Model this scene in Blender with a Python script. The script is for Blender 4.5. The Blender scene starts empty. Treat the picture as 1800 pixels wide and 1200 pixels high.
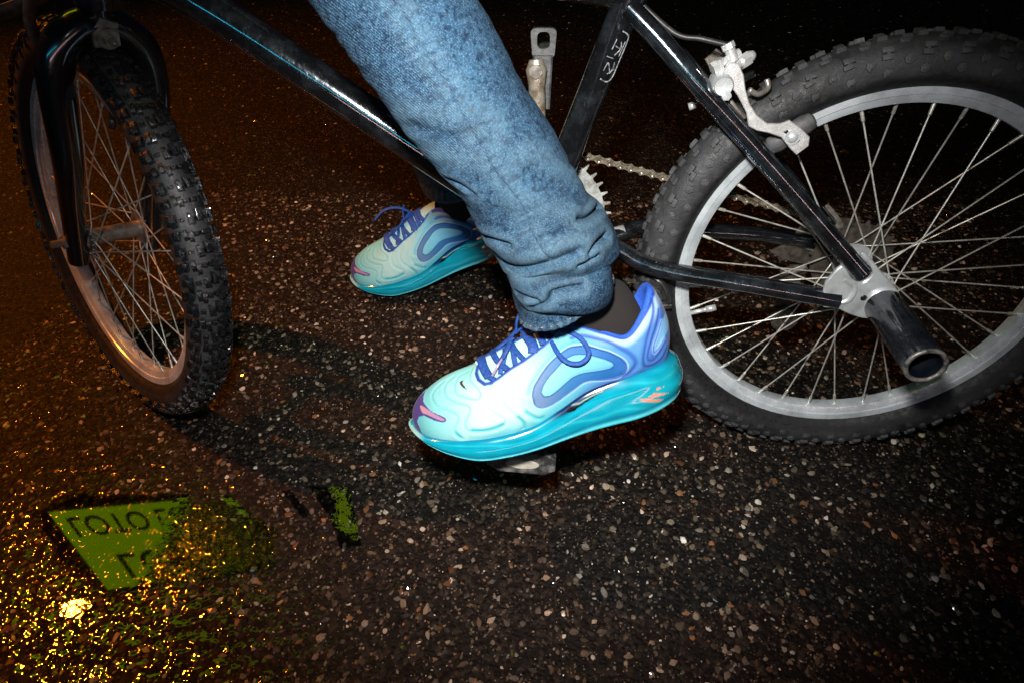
import bpy, math, random
import numpy as np
from mathutils import Matrix, Vector

sc = bpy.context.scene
R = math.radians
LEAN = R(8)                                   # the bicycle leans 8 degrees away from the viewer
ROOTM = Matrix.Rotation(-LEAN, 4, 'X')        # bicycle frame -> world
RM3 = np.array(ROOTM.to_3x3())

# ------------------------------------------------------------------ camera
cam_d = bpy.data.cameras.new("camera")
cam = bpy.data.objects.new("camera", cam_d)
sc.collection.objects.link(cam)
sc.camera = cam
CAM_B = np.array([-.3385, -.6787, .6344])     # in the bicycle frame
CAM_W = RM3 @ CAM_B
c_right = np.array([.99605, .08346, -.02925]); c_fwd = np.array([-.0801, .7199, -.6894])
yaw, pit, rol = -.0987, .6222, -.0208
fw = np.array([math.sin(yaw)*math.cos(pit), math.cos(yaw)*math.cos(pit), -math.sin(pit)])
rt0 = np.array([math.cos(yaw), -math.sin(yaw), 0.0]); up0 = np.cross(rt0, fw)
rgt = rt0*math.cos(rol)+up0*math.sin(rol); upp = -rt0*math.sin(rol)+up0*math.cos(rol)
rgt, upp, fw = RM3@rgt, RM3@upp, RM3@fw
cam.matrix_world = Matrix(((rgt[0], upp[0], -fw[0], CAM_W[0]), (rgt[1], upp[1], -fw[1], CAM_W[1]), (rgt[2], upp[2], -fw[2], CAM_W[2]), (0, 0, 0, 1)))
cam_d.sensor_width = 36.0
cam_d.lens = 36.0*1132.4/1800.0
cam_d.clip_start = .02
cam_d.clip_end = 200

# ------------------------------------------------------------------ night world
w = bpy.data.worlds.new("World"); sc.world = w; w.use_nodes = True
bg = w.node_tree.nodes["Background"]
bg.inputs[0].default_value = (.010, .013, .022, 1)
bg.inputs[1].default_value = .25

# ------------------------------------------------------------------ lamps
def spot(name, pos, target, energy, color, radius, angle, blend):
    d = bpy.data.lights.new(name, 'SPOT'); d.energy = energy; d.color = color
    d.shadow_soft_size = radius; d.spot_size = R(angle); d.spot_blend = blend
    o = bpy.data.objects.new(name, d); sc.collection.objects.link(o)
    o.location = pos
    o.rotation_euler = (Vector(target)-Vector(pos)).to_track_quat('-Z', 'Y').to_euler()
    return o
FLASH = CAM_W - rgt*.035 + upp*.125 - fw*.01    # the camera's flash, above the lens
spot("camera_flash", FLASH, FLASH + (fw - upp*.06 + rgt*.08), 55, (1, .965, .92), .024, 80, 1.0)
LAMP = np.array([-.891, -.303, 0]) + 4.2*np.array([-.580, .295, .759])
spot("street_lamp_light", LAMP, (-1.62, .55, 0), 640, (1, .23, .008), .05, 50, 1.0)    # hooded street lamp

# ------------------------------------------------------------------ view
sc.view_settings.view_transform = 'Standard'; sc.view_settings.look = 'None'
sc.view_settings.exposure = 0.0; sc.view_settings.gamma = 1.0
sc.cycles.max_bounces = 6

# ------------------------------------------------------------------ materials
def newmat(name):
    m = bpy.data.materials.new(name); m.use_nodes = True
    return m, m.node_tree, m.node_tree.nodes["Principled BSDF"]
def N(nt, t, **kw):
    n = nt.nodes.new(t)
    for k, v in kw.items():
        if k in ('operation', 'blend_type', 'data_type', 'feature', 'distance', 'noise_dimensions', 'attribute_name', 'wave_type', 'bands_direction', 'interpolation', 'clamp', 'voronoi_dimensions'): setattr(n, k, v)
        else: n.inputs[k].default_value = v
    return n
def ramp(nt, fac, stops, interp='LINEAR'):
    r = nt.nodes.new('ShaderNodeValToRGB'); r.color_ramp.interpolation = interp
    el = r.color_ramp.elements
    while len(el) < len(stops): el.new(.5)
    for e, (p, c) in zip(el, stops):
        e.position = p; e.color = (c, c, c, 1) if isinstance(c, (int, float)) else (*c, 1)
    nt.links.new(fac, r.inputs[0]); return r.outputs[0]
def coords(nt, scale=(1, 1, 1)):
    t = nt.nodes.new('ShaderNodeTexCoord'); m = nt.nodes.new('ShaderNodeMapping'); m.inputs['Scale'].default_value = scale
    nt.links.new(t.outputs['Object'], m.inputs[0]); return m.outputs[0]
def noise(nt, co, scale, detail=4, rough=.55):
    n = N(nt, 'ShaderNodeTexNoise', Scale=scale, Detail=detail, Roughness=rough); nt.links.new(co, n.inputs['Vector']); return n.outputs['Fac']
def mixc(nt, fac, a, b, mode='MIX'):
    m = nt.nodes.new('ShaderNodeMix'); m.data_type = 'RGBA'; m.blend_type = mode
    for s, v in ((0, fac), (6, a), (7, b)):
        if isinstance(v, (int, float)): m.inputs[s].default_value = v
        elif isinstance(v, tuple): m.inputs[s].default_value = (*v, 1)
        else: nt.links.new(v, m.inputs[s])
    return m.outputs[2]
def bump(nt, b, h, strength=.5, dist=.001, normal=None):
    n = N(nt, 'ShaderNodeBump', Strength=strength, Distance=dist); nt.links.new(h, n.inputs['Height'])
    if normal is not None: nt.links.new(normal, n.inputs['Normal'])
    if b is not None: nt.links.new(n.outputs[0], b.inputs['Normal'])
    return n.outputs[0]
def simple(name, col, rough=.5, metal=0., coat=0., dirt=None, nscale=60, bmp=0., ior=1.5, rvar=.0):
    m, nt, b = newmat(name)
    b.inputs['Roughness'].default_value = rough; b.inputs['Metallic'].default_value = metal
    b.inputs['Coat Weight'].default_value = coat; b.inputs['Coat Roughness'].default_value = .05; b.inputs['IOR'].default_value = ior
    co = coords(nt); n = noise(nt, co, nscale)
    if dirt: nt.links.new(mixc(nt, ramp(nt, n, [(.40, 0.), (.66, 1.)]), col, dirt), b.inputs['Base Color'])
    else: b.inputs['Base Color'].default_value = (*col, 1)
    if rvar: nt.links.new(ramp(nt, noise(nt, co, nscale*1.7), [(.3, max(.02, rough-rvar)), (.75, min(1, rough+rvar))]), b.inputs['Roughness'])
    if bmp: bump(nt, b, noise(nt, co, nscale*4, 3), bmp, .0006)
    return m
def attrcol(name, rough=.6, bmp=.0, nscale=900, coat=0., sheen=0., spec=.5, sss=0.):
    m, nt, b = newmat(name)
    a = N(nt, 'ShaderNodeAttribute', attribute_name='paint')
    co = coords(nt); n = noise(nt, co, nscale, 3)
    nt.links.new(mixc(nt, 1.0, a.outputs['Color'], ramp(nt, n, [(.3, .74), (.7, .90)]), 'MULTIPLY'), b.inputs['Base Color'])
    b.inputs['Roughness'].default_value = rough; b.inputs['Coat Weight'].default_value = coat; b.inputs['Coat Roughness'].default_value = .08
    b.inputs['Sheen Weight'].default_value = sheen; b.inputs['Specular IOR Level'].default_value = spec
    if bmp: bump(nt, b, n, bmp, .0004)
    return m

MAT = {}
# glossy black frame paint with scratches, dust and chips
m, nt, b = newmat('frame_paint'); MAT['paint'] = m
co = coords(nt)
n1 = noise(nt, co, 38, 6, .7)
co2 = coords(nt, (60, 60, 14)); n2 = noise(nt, co2, 6, 8, .75)
dust = ramp(nt, noise(nt, co, 420, 2), [(.70, 0.), (.76, 1.)])
scr = ramp(nt, n2, [(.60, 0.), (.68, 1.)])
b.inputs['Metallic'].default_value = .93
c1 = mixc(nt, ramp(nt, n1, [(.46, 0.), (.70, .55)]), (.060, .065, .075), (.34, .42, .48))
c1 = mixc(nt, dust, c1, (.25, .25, .24))
nt.links.new(mixc(nt, mixc(nt, ramp(nt, n1, [(.42, 0.), (.6, .16)]), (0., 0., 0.), scr), c1, (.35, .42, .48)), b.inputs['Base Color'])
nt.links.new(ramp(nt, n2, [(.38, .10), (.56, .16), (.72, .38)]), b.inputs['Roughness'])
b.inputs['Coat Weight'].default_value = 1.; b.inputs['Coat Roughness'].default_value = .06; b.inputs['Coat IOR'].default_value = 2.1
bump(nt, b, noise(nt, co, 260, 5, .7), .12, .0005)

MAT['fork'] = simple('fork_paint', (.07, .076, .088), .19, .93, 1., dirt=(.09, .095, .11), nscale=50, bmp=.08, rvar=.05)
MAT['alloy'] = simple('brushed_alloy', (.62, .66, .68), .38, .45, dirt=(.42, .44, .44), nscale=70, bmp=.10, rvar=.1)
MAT['bright'] = simple('bright_zinc', (.70, .72, .72), .30, .55, dirt=(.55, .56, .54), nscale=90, bmp=.12, rvar=.1)
MAT['steel'] = simple('worn_steel', (.34, .32, .29), .42, .6, dirt=(.16, .13, .10), nscale=80, bmp=.25, rvar=.12)
MAT['crank'] = simple('chromed_crank', (.55, .50, .42), .28, .7, dirt=(.30, .22, .13), nscale=120, bmp=.2, rvar=.1)
MAT['chain'] = simple('oily_chain', (.30, .26, .20), .38, .6, dirt=(.10, .075, .05), nscale=220, bmp=.3, rvar=.1)
MAT['spoke'] = simple('zinc_spoke', (.60, .60, .55), .35, .5, dirt=(.36, .34, .30), nscale=100)
MAT['rim'] = simple('alloy_rim', (.80, .88, .92), .30, .45, dirt=(.48, .53, .56), nscale=30, bmp=.10, rvar=.1)
MAT['dark'] = simple('black_plastic', (.012, .012, .013), .45, 0, 0, dirt=(.035, .033, .032), nscale=90, bmp=.2)
MAT['greyrubber'] = simple('brake_rubber', (.045, .047, .052), .6, 0, 0, dirt=(.09, .09, .09), nscale=140, bmp=.3)
MAT['peg'] = simple('peg_paint', (.004, .006, .011), .26, 0., .5, dirt=(.010, .012, .017), nscale=70, bmp=.15, rvar=.1)
MAT['pegrim'] = simple('worn_peg_edge', (.30, .29, .27), .45, .5, dirt=(.06, .06, .06), nscale=220, bmp=.6, rvar=.15)
MAT['pedal'] = simple('scuffed_pedal', (.022, .022, .022), .5, .1, 0, dirt=(.17, .165, .16), nscale=110, bmp=.8)
MAT['reflector'] = simple('worn_reflector', (.42, .40, .33), .4, 0, .3, dirt=(.25, .23, .2), nscale=120, bmp=.2)
MAT['sock'] = None
# rear tyre: dusty grey rubber ; front tyre: wet black rubber
def rubber(name, col, dirt, mud, r0, r1, bm, coat):
    m, nt, b = newmat(name); co = coords(nt)
    n = noise(nt, co, 26, 6, .65); nn = noise(nt, co, 150, 4)
    c = mixc(nt, ramp(nt, n, [(.38, 0.), (.68, 1.)]), col, dirt)
    c = mixc(nt, ramp(nt, nn, [(.62, 0.), (.80, .7)]), c, mud)
    sp = nt.nodes.new('ShaderNodeSeparateXYZ'); tc = nt.nodes.new('ShaderNodeTexCoord'); nt.links.new(tc.outputs['Object'], sp.inputs[0])
    cb = nt.nodes.new('ShaderNodeCombineXYZ'); nt.links.new(sp.outputs[0], cb.inputs[0]); nt.links.new(sp.outputs[2], cb.inputs[2])
    ln = nt.nodes.new('ShaderNodeVectorMath'); ln.operation = 'LENGTH'; nt.links.new(cb.outputs[0], ln.inputs[0])
    c = mixc(nt, ramp(nt, ln.outputs['Value'], [(.2215, 1.), (.2245, 0.)]), c, tuple(x*.45 for x in col))
    nt.links.new(c, b.inputs['Base Color'])
    nt.links.new(ramp(nt, nn, [(.35, r0), (.65, r1)]), b.inputs['Roughness'])
    b.inputs['Coat Weight'].default_value = coat; b.inputs['Coat Roughness'].default_value = .06
    bump(nt, b, noise(nt, co, 420, 5, .7), bm, .0008); return m
MAT['tyre_dry'] = rubber('dusty_rubber', (.013, .0135, .015), (.036, .0375, .041), (.10, .07, .045), .42, .75, .8, 0)
MAT['tyre_wet'] = rubber('dried_mud_rubber', (.018, .018, .020), (.042, .042, .046), (.06, .05, .04), .35, .6, .8, .1)
MAT['knob_wet'] = rubber('wet_knob_rubber', (.0035, .004, .005), (.012, .012, .014), (.03, .03, .03), .10, .34, 1.2, .8)
MAT['knob_dry'] = rubber('worn_knob_rubber', (.022, .023, .026), (.062, .064, .068), (.14, .10, .07), .5, .8, .9, 0)

# knitted sock
m, nt, b = newmat('knit_sock'); MAT['sock'] = m; co = coords(nt)
wv = N(nt, 'ShaderNodeTexWave', Scale=420., Distortion=1.5, Detail=1.); nt.links.new(co, wv.inputs['Vector'])
nt.links.new(mixc(nt, wv.outputs['Fac'], (.007, .0055, .005), (.024, .018, .016)), b.inputs['Base Color'])
b.inputs['Roughness'].default_value = .95; bump(nt, b, wv.outputs['Fac'], .6, .0006)

# denim : colour comes from washed indigo noise plus the fading attribute of the cloth itself
m, nt, b = newmat('washed_denim'); MAT['denim'] = m; co = coords(nt)
a = N(nt, 'ShaderNodeAttribute', attribute_name='paint')
na = noise(nt, co, 30, 6, .7); nb = noise(nt, co, 700, 3, .8); nc = noise(nt, co, 190, 3, .6)
c = mixc(nt, ramp(nt, na, [(.36, 0.), (.66, 1.)]), (.0050, .020, .050), (.023, .068, .125))
c = mixc(nt, ramp(nt, nb, [(.47, 0.), (.66, .65)]), c, (.115, .215, .30))
c = mixc(nt, ramp(nt, nc, [(.50, 0.), (.64, .75)]), c, (.0035, .010, .030))
c = mixc(nt, a.outputs['Alpha'], c, a.outputs['Color'])
nt.links.new(c, b.inputs['Base Color']); b.inputs['Roughness'].default_value = .95; b.inputs['Specular IOR Level'].default_value = .15
tw = N(nt, 'ShaderNodeTexWave', Scale=260., Distortion=2., Detail=2.); tw.bands_direction = 'DIAGONAL'; nt.links.new(co, tw.inputs['Vector'])
b1 = bump(nt, None, tw.outputs['Fac'], .5, .0008); bump(nt, b, nb, .8, .0012, b1)
MAT['thread'] = simple('orange_thread', (.55, .36, .18), .8)

MAT['upper'] = attrcol('shoe_knit', .62, .25, 1500, 0, .08, .3)
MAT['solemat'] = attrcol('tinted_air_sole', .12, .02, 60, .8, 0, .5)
MAT['lace'] = simple('blue_lace', (.004, .034, .20), .65, 0, 0, dirt=(.010, .085, .34), nscale=500, bmp=.5)
MAT['aglet'] = simple('clear_aglet', (.35, .28, .42), .2, .2, .5)
MAT['black'] = simple('black_print', (.006, .006, .006), .3)

# ------------------------------------------------------------------ mesh helpers
class MB:
    """collects vertices and faces of one mesh"""
    def __init__(s): s.v = []; s.f = []; s.n = 0
    def add(s, V, F):
        V = np.asarray(V, float).reshape(-1, 3); s.v.append(V)
        if isinstance(F, np.ndarray): F = F.tolist()
        k = s.n; s.f += [[i+k for i in f] for f in F]; s.n += len(V); return s
    def verts(s): return np.concatenate(s.v)
def link(o, parent=None):
    sc.collection.objects.link(o)
    if parent is not None: o.parent = parent
    return o
def obj(name, mb, mat, parent=None, smooth=True, autosmooth=None, col=None, xf=None, label=None):
    V = mb.verts()
    if xf is not None: V = xf(V)
    me = bpy.data.meshes.new(name); me.from_pydata(V.tolist(), [], mb.f)
    if smooth: me.polygons.foreach_set('use_smooth', [True]*len(me.polygons))
    me.validate(); me.update()
    if autosmooth is not None and hasattr(me, 'set_sharp_from_angle'): me.set_sharp_from_angle(angle=R(autosmooth))
    mats = mat if isinstance(mat, list) else [mat]
    for x in mats: me.materials.append(x)
    if col is not None:
        at = me.color_attributes.new('paint', 'FLOAT_COLOR', 'POINT'); at.data.foreach_set('color', np.asarray(col, np.float32).ravel())
    o = bpy.data.objects.new(name, me); link(o, parent)
    if label: o['label'] = label
    return o
def unit(v): v = np.asarray(v, float); return v/np.linalg.norm(v, axis=-1, keepdims=True)
def smooth_path(P, k=8, closed=False):
    P = np.asarray(P, float); n = len(P)
    u = np.linspace(0, n if closed else n-1, (n if closed else n-1)*k+1)
    if closed: u = u[:-1]
    else: u[-1] -= 1e-6
    return cr(P, u, closed)
def sweep(path, rad, seg=12, caps=True, closed=False, flat=1.0, ref=(0, 0, 1), mb=None, hole=0):
    """tube along a path; rad scalar or per point; flat squashes one axis"""
    P = np.asarray(path, float); n = len(P); r = np.broadcast_to(np.asarray(rad, float), (n,))
    if closed: T = np.roll(P, -1, 0)-np.roll(P, 1, 0)
    else: T = np.gradient(P, axis=0)
    T = unit(T); A = np.zeros((n, 3)); a = np.asarray(ref, float)
    for i in range(n):
        a = a-T[i]*(a@T[i])
        if np.linalg.norm(a) < 1e-4: a = np.cross(T[i], [1, .3, .2])
        a = a/np.linalg.norm(a); A[i] = a
    B = np.cross(T, A); t = np.linspace(0, 2*np.pi, seg, endpoint=False)
    V = P[:, None]+(A[:, None]*np.cos(t)[None, :, None]*flat+B[:, None]*np.sin(t)[None, :, None])*r[:, None, None]
    F = []
    for i in range(n if closed else n-1):
        j = (i+1) % n
        for k in range(seg): F.append([i*seg+k, i*seg+(k+1) % seg, j*seg+(k+1) % seg, j*seg+k])
    if caps and not closed: F.append(list(range(seg))[::-1]); F.append([(n-1)*seg+k for k in range(seg)])
    mb = mb or MB(); return mb.add(V, F)
def tube(a, b, r, seg=14, mb=None, r2=None, caps=True, n=2):
    t = np.linspace(0, 1, n)[:, None]; P = np.asarray(a, float)*(1-t)+np.asarray(b, float)*t
    return sweep(P, np.linspace(r, r if r2 is None else r2, n), seg, caps, mb=mb)
def grid_faces(a, b, wrap_a=False, wrap_b=False):
    i = np.arange(a if wrap_a else a-1); j = np.arange(b if wrap_b else b-1)
    I, J = np.meshgrid(i, j, indexing='ij'); I1 = (I+1) % a; J1 = (J+1) % b
    return np.stack([I*b+J, I1*b+J, I1*b+J1, I*b+J1], -1).reshape(-1, 4)
def lathe(prof, axis='Y', seg=64, mb=None, origin=(0, 0, 0)):
    """prof: list of (radius, along) ; closed loop of profile"""
    prof = np.asarray(prof, float); t = np.linspace(0, 2*np.pi, seg, endpoint=False)
    r, h = prof[:, 0], prof[:, 1]
    c, s = np.cos(t)[:, None], np.sin(t)[:, None]; z = np.broadcast_to(h, (seg, len(h)))
    if axis == 'Y': V = np.stack([c*r, z, s*r], -1)
    elif axis == 'Z': V = np.stack([c*r, s*r, z], -1)
    else: V = np.stack([z, c*r, s*r], -1)
    mb = mb or MB(); return mb.add(V.reshape(-1, 3)+np.asarray(origin, float), grid_faces(seg, len(prof), True, True))
def prism(poly, y0, y1, mb=None, bevel=.0006, fr=None):
    """poly of (x,z) extruded along y, with a small chamfer on both edges"""
    P = np.asarray(poly, float); n = len(P); c = P.mean(0)
    d = P-np.roll(P, 1, 0); e = np.roll(P, -1, 0)-P
    nrm = unit(np.stack([(d+e)[:, 1], -(d+e)[:, 0]], 1)+1e-12)
    area = .5*np.sum(P[:, 0]*np.roll(P[:, 1], -1)-np.roll(P[:, 0], -1)*P[:, 1])
    if area < 0: nrm = -nrm
    Q = P-nrm*bevel; s = 1 if y1 > y0 else -1
    rings = [(Q, y0), (P, y0+s*bevel), (P, y1-s*bevel), (Q, y1)]
    V = np.concatenate([np.stack([p[:, 0], np.full(n, y), p[:, 1]], 1) for p, y in rings])
    if fr is not None: V = fr(V)
    F = [[k*n+i, k*n+(i+1) % n, (k+1)*n+(i+1) % n, (k+1)*n+i] for k in range(3) for i in range(n)]
    F += [list(range(n))[::-1], [3*n+i for i in range(n)]]
    mb = mb or MB(); return mb.add(V, F)
def ngon(cx, cz, r, n, ph=0): return [(cx+r*math.cos(2*math.pi*i/n+ph), cz+r*math.sin(2*math.pi*i/n+ph)) for i in range(n)]
def dome(c, r, axis, h, mb=None, seg=16, n=6):
    axis = unit(np.array(axis, float)); P = []; rr = []
    for i in range(n+1):
        a = i/n*math.pi/2; P.append(np.asarray(c)+axis*h*math.sin(a)); rr.append(max(r*math.cos(a), 1e-4))
    return sweep(P, rr, seg, True, mb=mb, ref=(.3, .4, .9))
def empty(name, loc=(0, 0, 0), label=None, cat=None, kind=None, group=None):
    o = bpy.data.objects.new(name, None); sc.collection.objects.link(o); o.location = loc; o.empty_display_size = .05
    if label: o['label'] = label
    if cat: o['category'] = cat
    return o
def mark(o, label=None, cat=None, group=None, kind=None):
    for k, v in (('label', label), ('category', cat), ('group', group), ('kind', kind)):
        if v: o[k] = v
    return o

# ================================================================== SHOE SURFACE
ST=np.array([
 # B                    P1                  P2                  O
 [.012,0,.057, .005,0,.080, .010,0,.105, .022,0,.129],
 [.020,.024,.056, .014,.027,.08, .016,.023,.10, .026,.018,.126],
 [.036,.036,.055, .033,.041,.072, .035,.037,.09, .037,.029,.110],
 [.058,.041,.051, .058,.046,.064, .058,.041,.078, .058,.034,.090],
 [.084,.042,.047, .084,.047,.064, .084,.043,.085, .082,.031,.098],
 [.108,.043,.041, .108,.050,.062, .109,.042,.090, .110,.019,.108],
 [.136,.046,.028, .136,.053,.052, .137,.045,.084, .140,.018,.101],
 [.165,.050,.017, .165,.056,.042, .166,.046,.074, .170,.017,.089],
 [.196,.053,.013, .196,.057,.034, .196,.044,.064, .197,.014,.079],
 [.227,.053,.013, .227,.056,.032, .222,.037,.066, .211,.007,.0755],
 [.259,.045,.015, .260,.047,.032, .242,.025,.067, .215,.003,.0745],
 [.283,.028,.018, .286,.030,.038, .254,.013,.069, .216,.001,.0740],
 [.295,.002,.022, .299,.002,.044, .262,.001,.071, .216,.000,.0740]])
def stations(asym=.9):
    m=ST[1:-1][::-1].reshape(-1,4,3).copy();m[:,:,1]*=-asym
    return np.concatenate([ST.reshape(-1,4,3),m])   # 24 stations
def cr(P,u,closed=True):
    n=len(P);i=np.floor(u).astype(int);t=(u-i)
    if closed: g=lambda k:P[(i+k)%n]
    else: g=lambda k:P[np.clip(i+k,0,n-1)]
    t=t.reshape(t.shape+(1,)*(P.ndim-1))
    a,b,c_,d=g(-1),g(0),g(1),g(2)
    return .5*((2*b)+(c_-a)*t+(2*a-5*b+4*c_-d)*t**2+(3*b-a-3*c_+d)*t**3)
SS=stations()
def upper(u,v):
    P=cr(SS,u%24);v=v[...,None]
    return (1-v)**3*P[...,0,:]+3*v*(1-v)**2*P[...,1,:]+3*v*v*(1-v)*P[...,2,:]+v**3*P[...,3,:]
def zbot(x):
    return np.interp(x,[0,.013,.032,.06,.095,.131,.167,.2,.229,.264,.285,.297,.305],[.024,.016,.010,.004,.001,-.004,-.009,-.0105,-.0085,.004,.015,.024,.030])
def sole_rings():
    B=SS[:,0].copy();n=len(B);T=np.roll(B,-1,0)-np.roll(B,1,0);N=np.stack([T[:,1],-T[:,0],0*T[:,0]],1);N/=np.linalg.norm(N,axis=1)[:,None]
    ctr=np.array([.15,0,0]);s=np.sign(((B-ctr)*N).sum(1))[:,None];N=N*s
    w=np.interp(B[:,0],[0,.02,.06,.12,.2,.3],[.013,.012,.008,.0065,.0065,.0055])
    zb=zbot(B[:,0]-N[:,0]*0)
    out=[]
    for f,h in ((-.5,1.04),(.12,.99),(.72,.76),(1.0,.42),(.80,.12),(.55,0.0),(-.5,-.02)):
        P=B+N*(w*f if f>=0 else np.full(n,-.006)*(1 if h>.5 else 2))[:,None]
        P[:,2]=zb+(B[:,2]-zb)*h;out.append(P)
    P=B.copy();P[:,1]*=.4;P[:,2]=zb;out.append(P)
    P=B.copy();P[:,1]*=0;P[:,2]=zb;out.append(P)
    return np.stack(out,1) #24,9,3
SR=sole_rings()
def sole(u,v): # v 0..8
    P=cr(SR,u%24); # (...,9,3)
    i=np.clip(np.floor(v).astype(int),0,7);t=(v-i)[...,None]
    g=lambda k:np.take_along_axis(P,np.clip(i+k,0,8)[...,None,None],-2)[...,0,:]
    a,b,c_,d=g(-1),g(0),g(1),g(2)
    return .5*((2*b)+(c_-a)*t+(2*a-5*b+4*c_-d)*t**2+(3*b-a-3*c_+d)*t**3)
TR={
'purple':[(11.88,0.51),(12.0,0.38),(11.91,0.26),(11.82,0.18),(11.53,0.09),(11.32,0.01),(10.95,0.0),(11.06,0.1),(11.25,0.16),(11.21,0.24),(10.97,0.29),(10.63,0.29),(10.28,0.28),(10.0,0.28),(9.89,0.31),(9.96,0.34),(10.22,0.36),(10.6,0.37),(11.01,0.39),(11.38,0.41),(11.61,0.45),(11.88,0.51)],
'orange':[(11.43,0.34),(11.38,0.37),(11.01,0.38),(10.59,0.37),(10.21,0.35),(9.92,0.32),(10.03,0.29),(10.35,0.3),(10.78,0.31),(11.1,0.3),(11.43,0.34)],
'g1':[(11.42,0.69),(11.4,0.6),(11.24,0.52),(10.84,0.47),(10.4,0.44),(9.97,0.43),(9.65,0.4),(9.49,0.36),(9.51,0.29),(9.57,0.21),(9.53,0.12),(9.35,0.05)],
'g2':[(11.16,0.78),(11.14,0.71),(10.86,0.64),(10.44,0.58),(9.95,0.54),(9.52,0.51),(9.2,0.49),(9.07,0.44),(9.14,0.36),(9.23,0.28),(9.16,0.19),(8.96,0.15),(8.63,0.14),(8.28,0.14),(7.97,0.17),(7.86,0.23)],
'g3':[(10.18,0.91),(10.66,0.83),(10.47,0.76),(10.19,0.69),(9.84,0.62),(9.4,0.59),(9.01,0.56),(8.75,0.56),(8.64,0.61),(8.76,0.68),(9.06,0.74),(9.41,0.81),(9.73,0.9),(10.23,0.98)],
'g4':[(9.14,1.0),(9.15,0.88),(8.93,0.79),(8.62,0.71),(8.35,0.69),(8.21,0.71)],
'g5':[(8.16,0.71),(8.34,0.62),(8.39,0.52),(8.35,0.43),(8.16,0.35),(7.91,0.27)],
'g6':[(7.49,0.7),(7.71,0.63),(7.82,0.55),(7.82,0.46),(7.69,0.36),(7.5,0.25),(7.37,0.17),(7.27,0.06),(7.37,0.01),(7.51,0.0)],
'g7':[(5.83,0.73),(6.2,0.71),(6.59,0.64),(6.92,0.57),(7.11,0.49),(7.2,0.41),(7.19,0.33),(7.13,0.24),(6.94,0.15),(6.79,0.07)],
't1':[(8.99,0.18),(8.62,0.16),(8.27,0.17),(7.96,0.19)],
't2':[(7.14,0.24),(6.98,0.16),(6.79,0.08),(6.61,0.06)],
't3':[(7.42,0.21),(7.29,0.12),(7.27,0.02)],
't4':[(9.53,0.14),(9.41,0.08)],
'lo':[(6.83,0.39),(6.73,0.47),(6.57,0.52),(6.28,0.59),(5.93,0.65),(5.6,0.68),(5.28,0.7),(4.97,0.69),(4.55,0.69),(4.14,0.66),(3.74,0.61),(3.38,0.51),(3.21,0.37),(3.24,0.21),(3.42,0.11),(3.75,0.08),(4.2,0.12),(4.64,0.17),(4.99,0.19),(5.33,0.17),(5.7,0.16),(6.06,0.15),(6.38,0.16),(6.64,0.2),(6.8,0.27),(6.83,0.39)],
'li':[(6.52,0.37),(6.41,0.43),(6.18,0.49),(5.86,0.54),(5.51,0.59),(5.17,0.6),(4.83,0.58),(4.4,0.55),(4.01,0.5),(3.71,0.42),(3.67,0.35),(3.81,0.3),(4.15,0.29),(4.59,0.3),(5.0,0.32),(5.33,0.33),(5.62,0.31),(5.96,0.28),(6.21,0.27),(6.43,0.3),(6.52,0.37)],
'l2':[(5.1,0.81),(4.62,0.84),(4.09,0.85),(3.59,0.81),(3.15,0.68),(2.89,0.48),(2.81,0.31),(2.92,0.19),(3.17,0.09),(3.35,0.06)],
'l3':[(6.94,0.44),(6.78,0.52),(6.35,0.64),(5.83,0.73),(5.47,0.76),(5.12,0.77),(4.72,0.78)],
'h1':[(1.16,0.98),(1.42,0.87),(1.9,0.73),(2.23,0.58),(2.43,0.39),(2.49,0.21),(2.35,0.08),(1.87,0.03),(1.4,0.08),(1.12,0.17)],
'h2':[(1.13,0.78),(1.49,0.68),(1.9,0.56),(2.17,0.41),(2.27,0.26),(2.11,0.15),(1.75,0.16),(1.28,0.28)],
'h3':[(1.23,0.64),(1.55,0.56),(1.91,0.43),(1.97,0.29),(1.74,0.31),(1.29,0.38)],
'logo':[(10.06,0.75),(10.04,0.77),(9.82,0.78),(9.86,0.76),(9.76,0.74),(9.53,0.71),(9.32,0.67),(9.54,0.69),(9.84,0.72),(10.06,0.75)]}
TRS={
'slogo':[(5.75,1.78),(5.77,1.52),(5.68,1.35),(5.52,1.3),(5.55,1.45),(5.49,1.65),(5.24,1.75),(4.28,1.48),(4.28,1.55),(4.85,1.78),(5.25,1.9),(5.55,1.95),(5.75,1.78)],
'navy_shade':[(5.77,0.98),(5.44,0.58),(5.07,0.52),(4.63,0.65),(4.1,0.8),(4.05,1.18),(4.31,1.38),(5.23,1.6),(5.57,1.3),(5.77,1.52),(5.77,0.98)],
'o1':[(3.0,2.78),(2.64,2.9),(1.93,3.5),(2.1,3.55),(2.76,3.08),(3.0,2.78)],
'o2':[(2.61,2.8),(2.28,2.78),(1.63,3.25),(2.04,3.12),(2.4,3.03),(2.61,2.8)],
'o3':[(2.27,2.62),(2.03,2.5),(1.97,2.72),(1.75,2.62),(1.93,2.65),(2.13,2.65)]}
# ================================================================== BICYCLE
RT, RTUBE, RM = .258, .0264, .2316
bike = empty('bicycle', (0, 0, 0), 'small black bicycle with knobbly tyres leaning on wet asphalt, ridden by the person in jeans', 'bicycle')
bike.rotation_euler = (-LEAN, 0, 0)
A3 = lambda *p: np.array(p, float)

def make_rim():
    prof = [(.2128, -.0128), (.2120, -.0128), (.2035, -.0118), (.2028, -.0102), (.1990, -.0094), (.1945, -.0076), (.1938, -.0050), (.1938, .0050), (.1945, .0076), (.1990, .0094), (.2028, .0102), (.2035, .0118), (.2120, .0128), (.2128, .0128), (.2128, .0112), (.2060, .0108), (.2055, 0), (.2060, -.0108), (.2128, -.0112)]
    return lathe(prof, 'Y', 160)

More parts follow.
